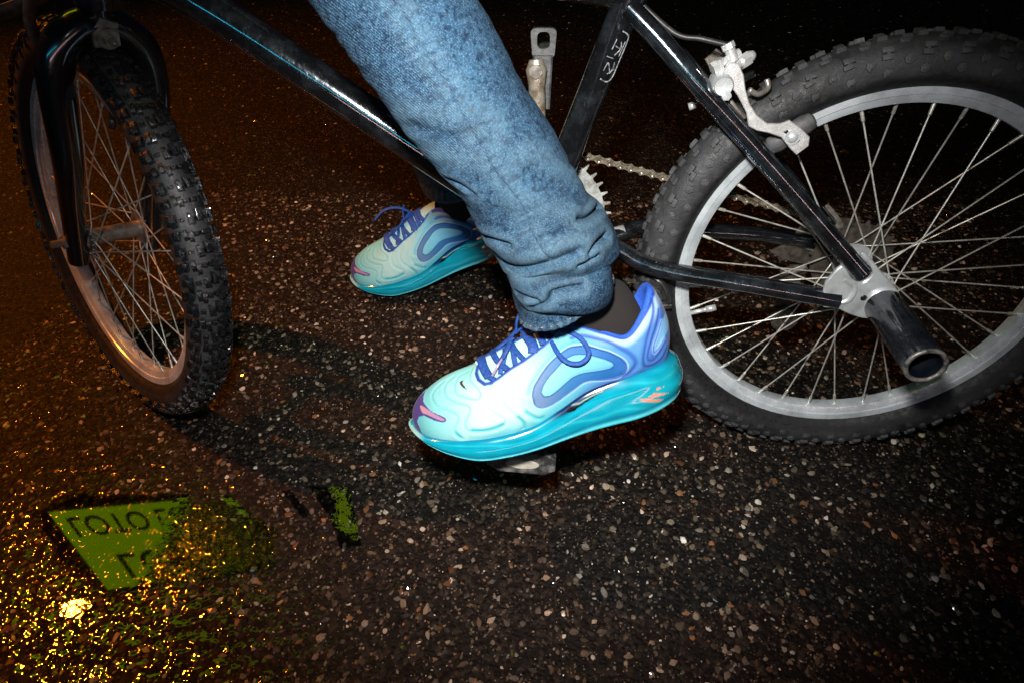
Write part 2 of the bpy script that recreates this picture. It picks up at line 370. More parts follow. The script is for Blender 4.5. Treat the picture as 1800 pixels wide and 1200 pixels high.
def rs_knob(mb, th, ph, la, lb, h, rot=0., shape=None, top=.78):
    """a block on the torus: th round the wheel, ph round the tyre section"""
    if shape is None: shape = [(-1, -1), (1, -1), (1, 1), (-1, 1)]
    S = np.array(shape, float)*[la/2, lb/2]
    c, s = math.cos(rot), math.sin(rot); S = S@np.array([[c, s], [-s, c]])
    V = []
    for sc_, hh in ((1.08, -.0012), (1.0, h*.55), (.96, h*.92), (top, h)):
        q = S*sc_; T = th+q[:, 0]/(RM+RTUBE*math.cos(ph)); P = ph+q[:, 1]/RTUBE; r = RTUBE-.0022+hh
        V.append(np.stack([(RM+r*np.cos(P))*np.cos(T), r*np.sin(P), (RM+r*np.cos(P))*np.sin(T)], 1))
    n = len(S); F = [[k*n+i, k*n+(i+1) % n, (k+1)*n+(i+1) % n, (k+1)*n+i] for k in range(3) for i in range(n)]+[[3*n+i for i in range(n)]]
    mb.add(np.concatenate(V), F)

def make_tyre(rear, seed):
    rnd = random.Random(seed); mb = MB(); r = RTUBE-.0022-(0 if rear else .0014)
    A = np.radians(np.linspace(-142, 142, 43)); prof = [(RM+r*math.cos(a), r*math.sin(a)) for a in A]
    # thin moulding lines on the sidewall
    prof = [(p[0], p[1]) for p in prof]
    prof = [(.2095, -.0112)]+prof+[(.2095, .0112)]
    lathe(prof, 'Y', 220, mb)
    n_car = len(mb.f); kh = 1. if rear else 1.30; npit = 46; st = 2*math.pi/npit
    for i in range(npit):
        t = i*st; j = lambda a: rnd.uniform(-a, a)
        # centre chevrons, split blocks on each side, shoulder blocks
        
        if rear: rs_knob(mb, t+.10*st, .0+j(.02), .0085, .0120, .0040)
        else:
            for q_ in (-1, 1): rs_knob(mb, t+(.10+.04*q_)*st, q_*.17, .0120, .0066, .0048, j(.1), [(-1, -1), (1, -1), (1, .1), (.35, .25), (.35, 1), (-1, 1)])
        for sg in (-1, 1):
            for k, (ph, o, la, lb, h) in enumerate(((.36, .55, .0085, .0042, .0040), (.56, .62, .0085, .0042, .0038), (.84, .05, .0100, .0050, .0040), (1.06, .12, .0090, .0045, .0036))):
                rs_knob(mb, t+(o+j(.04))*st, sg*(ph+j(.015)), la*(1 if rear else 1.25), lb*(1 if rear else 1.12), h*kh, j(.12), top=.72 if rear else .84)
            rs_knob(mb, t+.60*st, sg*.46, .0026, .009, .0036)
            rs_knob(mb, t+.08*st, sg*.95, .0030, .009, .0034)
            if rear:
                hexs = [(math.cos(a), math.sin(a)*1.1) for a in np.radians([0, 60, 120, 180, 240, 300])]
                bite = [(.95, 0), (.55, .85), (-.2, .62), (-.7, 1), (-1, .1), (-.45, -.75), (.1, -.55), (.6, -1)]
                for ph, o in ((1.24, .55), (1.60, .10)):
                    if (i+int(o*2)) % (1 if ph < 1.4 else 1) == 0:
                        rt_ = j(.5); hx = hexs if rnd.random() < .5 else bite
                        rs_knob(mb, t+o*st, sg*ph, .0092, .0088, .0024, rt_, hx, .80)
                        rs_knob(mb, t+o*st, sg*ph, .0044, .0042, .0032, rt_+.3, hexs, .6)
            else:
                rs_knob(mb, t+.55*st, sg*1.26, .0110, .0060, .0030, .2, top=.7); rs_knob(mb, t+.60*st, sg*.88, .0090, .0052, .0046, j(.2)); rs_knob(mb, t+.06*st, sg*.52, .0030, .0060, .0046); rs_knob(mb, t+.60*st, sg*.14, .0040, .0050, .0044)
    return mb, n_car

def make_hub(rear):
    hw = .031; mb = MB()
    lathe([(.0105, -hw), (.0105, hw), (.013, hw), (.022, hw+.0002), (.0225, hw+.0022), (.013, hw+.004), (.012, hw+.012), (.004, hw+.012), (.004, -hw-.012), (.012, -hw-.012), (.013, -hw-.004), (.0225, -hw-.0022), (.022, -hw-.0002), (.013, -hw)], 'Y', 48, mb)
    ax = .064 if rear else .062
    tube((0, -ax, 0), (0, ax, 0), .0048, 12, mb)
    for s in (-1, 1):
        lathe([(.0049, s*(hw+.012)), (.0095, s*(hw+.012)), (.0095, s*(hw+.018)), (.0049, s*(hw+.018))], 'Y', 6, mb)
    return mb

def make_spoke(lead, side):
    """spoke whose nipple sits at angle 0 ; flange end 60 degrees round"""
    a = R(60)*lead; y = side*.0315
    p0 = A3(.0205*math.cos(a), y, .0205*math.sin(a)); p1 = A3(.1935, side*.0012, 0)
    mb = MB(); dirn = unit(p1-p0)
    sweep(np.array([p0-A3(0, -side*.004, 0), p0+A3(0, side*.0016, 0), p0+dirn*.004+A3(0, side*.0012, 0), p0+dirn*.012]), .00095, 8, mb=mb)
    tube(p0+dirn*.010, p1-dirn*.010, .00092, 8, mb, n=3)
    tube(p1-dirn*.013, p1-dirn*.0115, .0012, 8, mb, r2=.0018); tube(p1-dirn*.0115, p1+dirn*.004, .0019, 8, mb)
    return mb

spoke_me = {}
def build_wheel(rear, M, seed, phase):
    hub = obj('wheel', make_hub(rear), MAT['alloy'] if rear else MAT['steel'], bike, autosmooth=35)
    hub.matrix_local = M
    tm, n_car = make_tyre(rear, seed); ty = obj('tyre', tm, [MAT['tyre_dry'], MAT['knob_dry']] if rear else [MAT['tyre_wet'], MAT['knob_wet']], hub, autosmooth=40)
    mi = np.zeros(len(ty.data.polygons), np.int32); mi[n_car:] = 1; ty.data.polygons.foreach_set('material_index', mi)
    obj('rim', make_rim(), MAT['rim'], hub, autosmooth=28)
    for k in range(36):
        key = (k % 4)
        lead, side = ((1, -1), (1, 1), (-1, -1), (-1, 1))[key]
        if key not in spoke_me: s = obj('spoke', make_spoke(lead, side), MAT['spoke'], hub, autosmooth=50); spoke_me[key] = s.data
        else: s = bpy.data.objects.new('spoke', spoke_me[key]); link(s, hub)
        s.rotation_euler = (0, -R(phase+10*k), 0)
    va = -R(phase+10*7+5)
    mb = MB(); tube((.196, 0, 0), (.172, 0, 0), .0028, 10, mb); tube((.176, 0, 0), (.164, 0, 0), .0040, 12, mb)
    v = obj('valve', mb, MAT['bright'] if rear else MAT['dark'], hub); v.rotation_euler = (0, (-R(198)) if rear else va, 0)
    return hub, ty
W_rear, ty = build_wheel(True, Matrix.Translation((0, 0, RT)), 3, 6.3)
ty['label'] = 'dusty grey knobbly tyre with raised studs on its sidewall'
W_rear['label'] = 'rear wheel with spokes, alloy rim and foot peg beside its hub'
# sprockets of the rear wheel
mb = MB()
for i, n in enumerate((24, 21, 18, 16, 14)):
    r = n*.0127/(2*math.pi); pts = []
    for k in range(n):
        for dr, dk in ((-.0022, -.30), (-.0022, .30-.0), (.0022, .42), (.0022, .58)): pts.append(((r+dr)*math.cos(2*math.pi*(k+dk)/n), (r+dr)*math.sin(2*math.pi*(k+dk)/n)))
    prism(pts, .036+i*.0045, .0382+i*.0045, mb, .0002)
MAT['oldsteel'] = simple('grimy_steel', (.10, .085, .07), .5, .5, dirt=(.04, .033, .028), nscale=160, bmp=.4)
obj('sprocket_cluster', mb, MAT['oldsteel'], W_rear, autosmooth=30)

FH = A3(-.9413, .0549, .2599); FA = unit(A3(-.5703, -.8076, .1498)); FF = unit(A3(-.7811, .5897, .2052)); FU = A3(.2541, 0, .9672)
fe2 = np.cross(FF, FA); fe2 = fe2 if fe2[2] > 0 else -fe2
Mx = -FF; My = -FA; Mz = np.cross(Mx, My)
MF = Matrix(((Mx[0], My[0], Mz[0], FH[0]), (Mx[1], My[1], Mz[1], FH[1]), (Mx[2], My[2], Mz[2], FH[2]), (0, 0, 0, 1)))
W_front, ty = build_wheel(False, MF, 8, 2)
ty['label'] = 'wet black knobbly tyre turned towards the viewer'
W_front['label'] = 'steered front wheel with wet tyre and orange-lit rim'

# ---- frame: all tubes in one painted mesh
BB = A3(-.3745, 0, .302)
JT = A3(-.2905, 0, .539)                       # seat tube / top tube junction
hub_n = A3(-.030, -.058, .287); hub_f = A3(-.030, .058, .287)
frame = MB()
sweep(np.array([BB, BB*.5+JT*.5, JT, JT+unit(JT-BB)*.07]), .0150, 28, mb=frame)
HT0 = FH + FU*.284 - FF*.037; HT1 = HT0+FU*.11
HTb = HT0+FU*.012
DT_a = A3(-.711, 0, .5435); DT_b = A3(-.489, 0, .3881)
dd = unit(DT_a-DT_b); e0 = DT_b-dd*.135
sweep(smooth_path([e0, DT_b, DT_a, (DT_a+dd*.05)*.5+(HTb+FU*.02)*.5, HTb+FU*.02], 10), .0188, 32, mb=frame)
TTd = unit(A3(-.4099, 0, .539)-A3(-.3157, 0, .5212))
t0 = JT+A3(-.0, 0, .010); t1 = HT1+A3(0, 0, -.018)
sweep(np.array([t0, t0*.5+t1*.5, t1]), .0165, 28, mb=frame)
tube(HTb-FU*.004, HT1+FU*.012, .021, 32, frame, n=4)
tube(BB+A3(0, -.034, 0), BB+A3(0, .034, 0), .0205, 32, frame)
for s in (-1, 1):
    sweep(smooth_path([A3(-.2895, s*.010, .5360), A3(-.262, s*.021, .5125), A3(-.215, s*.038, .4685), A3(-.125, s*.048, .3840), A3(-.030, s*.058, .2920)], 10), .0096, 24, mb=frame)
    if s < 0: pts = [A3(-.375, -.026, .298), A3(-.325, -.030, .3045), A3(-.2961, -.034, .3062), A3(-.2766, -.037, .2985), A3(-.2567, -.040, .288), A3(-.2172, -.045, .2795), A3(-.1482, -.050, .2715), A3(-.0440, -.057, .2580)]
    else: pts = [A3(-.375, .020, .286), A3(-.310, .026, .281), A3(-.2717, .038, .2837), A3(-.2483, .046, .2895), A3(-.1735, .048, .2850), A3(-.1057, .053, .2796), A3(-.040, .058, .2690)]
    sweep(smooth_path(pts, 8), .0098 if s < 0 else .0088, 24, mb=frame)
tube(A3(-.222, -.032, .4765), A3(-.222, .032, .4765), .0062, 16, frame)    # brake bridge
# weld fillets round the seat cluster
tube(JT+unit(JT-BB)*.004, JT+unit(JT-BB)*.030, .0166, 28, frame)
fr = obj('frame', frame, MAT['paint'], bike, autosmooth=60)
fr['label'] = 'scratched glossy black frame tubes'
# bright worn collar at the seat cluster
mb = MB(); tube(JT-unit(JT-BB)*-.028, JT+unit(JT-BB)*.036, .0182, 28, mb)
obj('seat_clamp', mb, MAT['steel'], fr, autosmooth=40)
# welded sleeve of the near stay (pale worn alloy)
mb = MB(); tube(A3(-.2895, .036, .2800), A3(-.2700, .040, .2845), .0098, 20, mb)
obj('worn_sleeve', mb, MAT['bright'], fr)

# dropouts
dp = [(-.0638,.2806),(-.0528,.3010),(-.0382,.2861),(-.0282,.2818),(-.0213,.2878),(-.0207,.2969),(-.0372,.3131),(-.0346,.3171),(-.0260,.3102),(-.0123,.2961),(.0135,.2716),(.0138,.2585),(-.0048,.2382),(-.0256,.2411),(-.0437,.2491),(-.0605,.2521)]
mb = MB(); dps = [(a, b) for a, b in smooth_path([(a, 0, b) for a, b in dp]+[(dp[0][0], 0, dp[0][1])], 4)[:, [0, 2]]]
prism(dps[:-1], -.0615, -.0565, mb, .0012)
lathe([(.0001, -.0568), (.017, -.0570), (.0185, -.0585), (.0185, -.0640), (.0170, -.0655), (.0001, -.0655)], 'Y', 36, mb, (0, 0, RT))
sweep(smooth_path([A3(-.0475, -.0575, .2545), A3(-.0350, -.0600, .2600), A3(-.0330, -.0600, .2760), A3(-.046, -.0590, .2850)], 6), .0036, 10, mb=mb)
dr = obj('dropout', mb, MAT['alloy'], bike, autosmooth=30)
mb = MB(); prism([(a, b) for a, b in dps[:-1]], .0565, .0605, mb, .0008); obj('dropout', mb, MAT['steel'], bike, autosmooth=30)
mb = MB(); lathe([(.0001, -.0618), (.0034, -.0618), (.0034, -.0622), (.0001, -.0622)], 'Y', 16, mb, (-.0205, 0, .264)); obj('eyelet', mb, MAT['black'], dr)

# foot peg
peg = MB()
lathe([(.0185, -.0660), (.0190, -.0670), (.0190, -.1690), (.0188, -.1705), (.0155, -.1705), (.0150, -.1690), (.0150, -.0950), (.0001, -.0945), (.0001, -.0662)], 'Y', 56, peg, (0, 0, RT))
pg = obj('foot_peg', peg, MAT['peg'], bike, autosmooth=35)
mb = MB(); lathe([(.0152, -.1690), (.0192, -.1690), (.0194, -.1700), (.0192, -.1716), (.0178, -.1722), (.0160, -.1720), (.0150, -.1708)], 'Y', 56, mb, (0, 0, RT))
obj('worn_edge', mb, MAT['pegrim'], pg)

# ---- crankset
cr_pts = []; nt_ = 40; rr = nt_*.0127/(2*math.pi)
for k in range(nt_):
    for dr_, dk in ((-.0030, -.33), (-.0036, 0), (-.0030, .33), (.0042, .44), (.0042, .56)): cr_pts.append((BB[0]+.002+(rr+dr_)*math.cos(2*math.pi*(k+dk)/nt_), BB[2]+(rr+dr_)*math.sin(2*math.pi*(k+dk)/nt_)))
mb = MB(); prism(cr_pts, .0415, .0440, mb, .0003)
ring = obj('chainring', mb, simple('grey_ring', (.42, .45, .44), .5, .3, dirt=(.22, .22, .20), nscale=110, bmp=.5), bike, autosmooth=30)
mb = MB(); tube(BB+A3(0, -.058, 0), BB+A3(0, .060, 0), .009, 16, mb); obj('axle', mb, MAT['steel'], ring)
def crank(s, end):
    y0 = s*.054; y1 = s*.066; mb = MB(); p0 = BB+A3(0, y0, 0); p1 = np.array(end)
    sweep(np.array([p0-unit(p1-p0)*.012, p0, p0*.7+p1*.3, p0*.1+p1*.9, p1, p1+unit(p1-p0)*.010]), [.010, .0155, .0105, .0092, .0118, .0075], 20, mb=mb, ref=(0, 1, 0), flat=.72)
    return mb
CE = A3(-.3795, .069, .4640); NE = A3(-.3725, -.066, .122)
c1 = obj('crank_arm', crank(1, CE), MAT['crank'], bike, autosmooth=50)
mb = MB(); tube(CE+A3(0, -.0115, 0), CE+A3(0, -.0085, 0), .0072, 20, mb); obj('spindle_end', mb, MAT['steel'], c1, autosmooth=40)
obj('crank_arm', crank(-1, NE), MAT['crank'], bike, autosmooth=50)

# near pedal: platform under the ball of the foot
def pedal_mesh(c, tilt, w=.080, l=.074, roll=0.):
    mb = MB(); ct, st_ = math.cos(tilt), math.sin(tilt); cq, sq = math.cos(roll), math.sin(roll)
    def fr_(V):
        x, y, z = V[:, 0], V[:, 1], V[:, 2]; y2 = y*cq-z*sq; z2 = y*sq+z*cq
        return np.stack([c[0]+x*ct-z2*st_, c[1]+y2, c[2]+x*st_+z2*ct], 1)
    h = .013
    side = [(-l/2, -h*.5), (-l/2+.012, -h), (l/2-.012, -h), (l/2, -h*.5), (l/2, h*.6), (l/2-.010, h), (-l/2+.010, h), (-l/2, h*.6)]
    prism(side, -w/2, -w/2+.010, mb, .0012, fr_); prism(side, w/2-.010, w/2, mb, .0012, fr_)
    for x in (-l/2+.006, l/2-.006): prism([(x-.006, -h*.8), (x+.006, -h*.8), (x+.006, h*.8), (x-.006, h*.8)], -w/2+.010, w/2-.010, mb, .0010, fr_)
    prism(ngon(0, 0, .011, 14), -w/2+.004, w/2+.016, mb, .001, fr_)
    for i in range(7):
        x = -l/2+.012+i*(l-.024)/6
        for yy in (-w/2+.001, w/2-.009): prism([(x-.003, h*.9), (x+.003, h*.9), (x, h*1.25)], yy, yy+.008, mb, .0004, fr_)
    return mb, fr_
PC = A3(-.380, -.139, .0975)
pm, pf = pedal_mesh(PC, R(-3), roll=R(-14))
pd = obj('pedal', pm, MAT['pedal'], bike, autosmooth=35, label='scuffed black pedal under the near shoe')
mb = MB(); prism([(a*.019, b*.0062) for a, b in ngon(0, 0, 1, 24)], -.0422, -.0395, mb, .001, pf); obj('reflector', mb, MAT['reflector'], pd, autosmooth=35)
mb = MB(); tube(NE, PC+A3(0, .03, 0), .007, 12, mb); obj('pedal_spindle', mb, MAT['steel'], pd)
# far pedal seen on edge: cage with an oval opening standing above the crank end
FPc = A3(-.3745, .098, .448)
mb = MB()
def rr_(w_, h_, r, n=5, top=1.0):
    P = []
    for sx, sz, a0 in ((1, 1, 0), (-1, 1, 90), (-1, -1, 180), (1, -1, 270)):
        for i in range(n): a = R(a0+90*i/(n-1)); P.append(((sx*(w_/2-r)+r*math.cos(a))*(top if sz > 0 else 1), sz*(h_/2-r)+r*math.sin(a)))
    return P
out = rr_(.025, .030, .005, top=1.12); inn = rr_(.014, .017, .005)
n = len(out); V = []
for y in (-.004, .003):
    V += [(FPc[0]+a+.002, FPc[1]+y-.012, FPc[2]+.040+b) for a, b in out]+[(FPc[0]+a+.002, FPc[1]+y-.012, FPc[2]+.043+b) for a, b in inn]
F = []
for i in range(n):
    j = (i+1) % n
    F += [[i, j, n+j, n+i][::-1], [2*n+i, 2*n+j, 3*n+j, 3*n+i], [i, j, 2*n+j, 2*n+i], [n+i, n+j, 3*n+j, 3*n+i][::-1]]
mb.add(V, F)
prism([(FPc[0]-.008, FPc[2]-.030), (FPc[0]+.010, FPc[2]-.030), (FPc[0]+.0125, FPc[2]+.028), (FPc[0]-.0095, FPc[2]+.028)], .079, .165, mb, .002)
obj('pedal', mb, simple('grey_pedal', (.055, .06, .062), .5, .2, dirt=(.12, .12, .12), nscale=90, bmp=.4), bike, autosmooth=35)

# ---- chain
def chain_run(a, b, mb):
    a, b = np.array(a, float), np.array(b, float); L = np.linalg.norm(b-a); n = int(L/.0127); d = (b-a)/L; up = np.array([-d[2], 0, d[0]]) if d[0] > 0 else np.array([d[2], 0, -d[0]])
    for i in range(n):
        c0 = a+d*.0127*i; c1 = a+d*.0127*(i+1)
        o = .0030 if i % 2 else .0018
        prof = []
        for t in np.linspace(0, 1, 9): prof.append((t, .0043-.0022*math.sin(math.pi*t)))
        for s in (-1, 1):
            top = [c0+(c1-c0)*t+up*h for t, h in prof]; bot = [c0+(c1-c0)*t-up*h for t, h in prof[::-1]]
            e1 = [c1+d*.0040*math.sin(R(x))+up*.0041*math.cos(R(x)) for x in (45, 90, 135)]; e0 = [c0-d*.0040*math.sin(R(x))-up*.0041*math.cos(R(x)) for x in (45, 90, 135)]
            P = top+e1+bot+e0; P = [(p[0], p[2]) for p in P]
            prism(P, a[1]+s*o, a[1]+s*(o+.0010), mb, .00025)
        lathe([(.0001, -.0042), (.0018, -.0050), (.0022, -.0045), (.0022, .0045), (.0018, .0050), (.0001, .0042)], 'Y', 10, mb, (c0[0], a[1], c0[2]))
        lathe([(.0030, -.0016), (.0030, .0016)]+[(.0020, .0016), (.0020, -.0016)], 'Y', 12, mb, (c0[0], a[1], c0[2]))
for a_, b_ in (((-.368, .045, .3885), (-.0350, .045, .3020)), ((-.374, .045, .2205), (-.060, .045, .2080))):
    mb = MB(); chain_run(a_, b_, mb); obj('chain', mb, MAT['chain'], bike, autosmooth=35)
# rear gear mechanism seen through the spokes
mb = MB(); sweep(smooth_path([A3(-.010, .066, .258), A3(-.030, .070, .235), A3(-.062, .066, .214)], 6), [.009]*6+[.010]*7, 12, mb=mb)
prism([(-.090, .257), (-.074, .268), (-.040, .258), (-.028, .247), (-.044, .240), (-.074, .247)], .052, .057, mb, .001)
prism([(-.030, .300), (.010, .297), (.016, .262), (-.008, .258), (-.034, .268)], .062, .066, mb, .001)
for c in ((-.062, .212), (-.055, .165)): lathe([(.004, .040), (.017, .042), (.017, .050), (.004, .052)], 'Y', 22, mb, (c[0], 0, c[1]))
prism([(-.070, .222), (-.052, .222), (-.046, .155), (-.064, .155)], .053, .056, mb, .001)
obj('gear_mechanism', mb, MAT['oldsteel'], bike, autosmooth=35)
# small black bracket behind the heel
mb = MB(); sweep(smooth_path([A3(-.2440, -.018, .2600), A3(-.2330, -.028, .2600), A3(-.2235, -.030, .2480), A3(-.2180, -.030, .2260), A3(-.2290, -.028, .2225)], 6), .0042, 8, mb=mb, flat=.5)
sweep(smooth_path([A3(-.2440, -.018, .2600), A3(-.2390, -.022, .2480), A3(-.2300, -.026, .2430), A3(-.2260, -.028, .2330)], 6), .0030, 8, mb=mb, flat=.6)
prism([(-.236, .2215), (-.2145, .2245), (-.2150, .2300), (-.2350, .2280)], -.034, -.022, mb, .0008)
obj('cable_bracket', mb, MAT['dark'], bike, autosmooth=35)

# ---- rear brake
arm = [(-.2015,.4884),(-.1970,.4960),(-.1889,.4941),(-.1832,.4847),(-.1800,.4731),(-.1748,.4612),(-.1668,.4512),(-.1550,.4431),(-.1429,.4432),(-.1355,.4464),(-.1238,.4393),(-.1138,.4311),(-.1127,.4226),(-.1219,.4138),(-.1296,.4202),(-.1402,.4308),(-.1533,.4348),(-.1639,.4368),(-.1719,.4409),(-.1763,.4532),(-.1859,.4671),(-.1933,.4750),(-.1992,.4807)]
def bend(V):
    V = V.copy(); V[:, 1] += .010*np.clip((V[:, 2]-.452)/.04, 0, 1); return V
mb = MB()
# subdivide outline for the bend
def dens(P, k=3):
    P = [tuple(p) for p in P]; o = []
    for i in range(len(P)):
        a, b_ = P[i], P[(i+1) % len(P)]
        for t in range(k): o.append((a[0]+(b_[0]-a[0])*t/k, a[1]+(b_[1]-a[1])*t/k))
    return o
prism(dens(arm, 2), -.0500, -.0455, mb, .0009, bend)
br = obj('brake_arm', mb, MAT['bright'], bike, autosmooth=35)
mb = MB(); dome((-.1301, -.0500, .4311), .0056, (0, -1, 0), .0040, mb); tube((-.1301, -.0512, .4311), (-.1301, -.0480, .4311), .0072, 20, mb); obj('pad_bolt', mb, MAT['alloy'], br, autosmooth=40)
mb = MB(); prism([(-.1395, .4362), (-.1362, .4380), (-.1330, .4355), (-.1358, .4335)], -.0507, -.0498, mb, .0002); prism([(-.1262, .4290), (-.1225, .4285), (-.1238, .4258), (-.1272, .4262)], -.0507, -.0498, mb, .0002); obj('slot', mb, MAT['black'], br)
mb = MB()
d_ = unit(A3(.0337, 0, .0232)); p0 = A3(-.1455, -.030, .4135); p1 = A3(-.1050, -.026, .4415)
sweep(np.array([p0, p0+d_*.003, p0+d_*.010, p1-d_*.010, p1-d_*.003, p1]), [.0035, .0072, .0086, .0086, .0072, .0035], 16, mb=mb, flat=1.15)
tube((-.1301, -.046, .4311), (-.1301, -.028, .4311), .0055, 14, mb)
obj('brake_pad', mb, MAT['greyrubber'], bike, autosmooth=60)
# second, far arm and its spring
mb = MB(); far = [(-.206, .482), (-.196, .492), (-.187, .486), (-.178, .472), (-.166, .468), (-.155, .472), (-.152, .466), (-.165, .458), (-.176, .448), (-.172, .432), (-.160, .418), (-.166, .414), (-.182, .430), (-.192, .462)]
prism(dens(far, 2), .034, .038, mb, .0009)
obj('brake_arm', mb, MAT['steel'], bike, autosmooth=35)
mb = MB(); sweep(smooth_path([A3(-.2010, -.036, .4775), A3(-.1925, -.040, .4640), A3(-.1850, -.041, .4560), A3(-.1745, -.040, .4460)], 6), .0026, 10, mb=mb, flat=.6)
sweep(smooth_path([A3(-.1560, -.020, .4760), A3(-.1545, -.024, .4690), A3(-.1640, -.030, .4650), A3(-.1740, -.034, .4700)], 6), .0026, 8, mb=mb)
obj('brake_spring', mb, MAT['steel'], bike)
mb = MB()
lathe([(.0001, -.052), (.0080, -.052), (.0095, -.048), (.0095, -.026), (.0001, -.026)], 'Y', 24, mb, (-.2015, 0, .4770))
lathe([(.0001, -.056), (.0045, -.056), (.0052, -.052), (.0001, -.052)], 'Y', 6, mb, (-.1985, 0, .4700))
obj('brake_pivot', mb, MAT['alloy'], bike, autosmooth=35)
mb = MB()
tube((-.2095, -.034, .4885), (-.1870, -.026, .5010), .0040, 12, mb); tube((-.2110, -.0345, .4877), (-.2060, -.033, .4905), .0066, 6, mb)
tube((-.2070, -.034, .4970), (-.2025, -.034, .4830), .0045, 10, mb)
tube((-.1990, -.028, .5075), (-.1915, -.030, .4945), .0050, 12, mb); tube((-.2000, -.028, .5090), (-.1975, -.029, .5045), .0062, 8, mb)
tube((-.1905, -.034, .4900), (-.1735, -.022, .4985), .0040, 12, mb); tube((-.1850, -.030, .4930), (-.1785, -.026, .4962), .0068, 6, mb); dome((-.1785, -.026, .4962), .0056, (.82, .35, .45), .008, mb)
obj('cable_anchor', mb, MAT['bright'], bike, autosmooth=35)
mb = MB(); sweep(smooth_path([A3(-.300, .0, .556), A3(-.2489, -.012, .5165), A3(-.2214, -.018, .5110), A3(-.1990, -.027, .5075)], 8), .0026, 8, mb=mb); obj('brake_cable', mb, MAT['dark'], bike)
mb = MB(); tube((-.2165, .030, .4360), (-.2100, .030, .4385), .0040, 12, mb); tube((-.2100, .030, .4385), (-.200, .034, .450), .0010, 6, mb); obj('cable_end', mb, MAT['bright'], bike)

# ---- front fork
def fk(f, a, u): return FH+FF*f+FA*a+FU*u
fkm = MB()
for s in (-1, 1):
    P = [fk(.002, s*.046, -.032), fk(-.010, s*.047, .045), fk(-.030, s*.049, .120), fk(-.036, s*.050, .185), fk(-.037, s*.049, .220), fk(-.037, s*.041, .249), fk(-.037, s*.022, .268), fk(-.037, s*.004, .275)]
    rad = [.0125, .0135, .0160, .0175, .0178, .0180, .0178, .0175]
    pp = smooth_path(P, 8); sweep(pp, np.interp(np.linspace(0, 7, len(pp)), range(8), rad), 28, mb=fkm)
tube(fk(-.037, 0, .262), fk(-.037, 0, .420), .0155, 24, fkm)
fork = obj('fork', fkm, MAT['fork'], bike, autosmooth=60, label='glossy black curved front fork')
for s in (-1, 1):
    mb = MB(); c = fk(0, s*.050, 0)
    a = [fk(.010*math.cos(t)+.0, s*.054, .014*math.sin(t)) for t in np.linspace(0, 2*math.pi, 17)[:-1]]
    V = [p+FA*.002 for p in a]+[p-FA*.002 for p in a]; F = [list(range(16)), list(range(16, 32))[::-1]]+[[i, 16+i, 16+(i+1) % 16, (i+1) % 16] for i in range(16)]
    mb.add(V, F); obj('dropout', mb, MAT['steel'], fork)
for s in (-1, 1): mb = MB(); tube(fk(0, s*.052, 0), fk(0, s*.062, 0), .0085, 6, mb); tube(fk(0, s*.060, 0), fk(0, s*.074, 0), .0048, 12, mb); obj('axle_nut', mb, MAT['steel'], fork, autosmooth=30)
# caliper brake ahead of the crown, its nut on the back of the crown
mb = MB()
tube(fk(-.070, 0, .264), fk(.010, 0, .264), .0042, 12, mb)
tube(fk(-.052, 0, .264), fk(-.0575, 0, .264), .0115, 24, mb, r2=.0105); tube(fk(-.0575, 0, .264), fk(-.063, 0, .264), .0062, 6, mb); dome(fk(-.068, 0, .264), .0036, -FF, .005, mb)
prism([(-.013, -.012), (.013, -.014), (.016, .004), (.004, .016), (-.012, .012)], 0, .005, mb, .001, lambda V: np.array([fk(-.0495-v[1], v[0], .268+v[2]) for v in V]))
obj('caliper_bolt', mb, MAT['steel'], bike, autosmooth=35)
mb = MB()
def flatbar(P, w_, t_, mb): return sweep(smooth_path(P, 8), w_, 10, mb=mb, flat=t_, ref=tuple(FF))
for s in (-1, 1):
    flatbar([fk(.012, -s*.010, .300), fk(.012, s*.020, .300), fk(.012, s*.044, .280), fk(.010, s*.048, .250), fk(.008, s*.036, .222)], .0062, .38, mb)
flatbar([fk(.014, .006, .298), fk(.018, .045, .312), fk(.020, .082, .322)], .0075, .38, mb)
flatbar([fk(.014, .030, .286), fk(.018, .060, .270), fk(.020, .082, .262)], .0075, .38, mb)
obj('caliper_arm', mb, MAT['oldsteel'], bike, autosmooth=50)
for a, u in ((.086, .324), (.086, .258)):
    mb = MB(); tube(fk(.008, a, u), fk(.034, a, u), .0078, 14, mb); dome(fk(.034, a, u), .0062, FF, .004, mb); obj('caliper_end_bolt', mb, MAT['dark'], bike, autosmooth=40)
mb = MB(); 
for s in (-1, 1): tube(fk(-.018, s*.027, .214), fk(.030, s*.027, .214), .0075, 12, mb)
flatbar([fk(-.030, -.030, .262), fk(-.030, -.036, .240), fk(-.026, -.034, .226)], .009, .35, mb)
obj('brake_pad', mb, MAT['alloy'], bike, autosmooth=40)
# headset cup worn yellow-bright


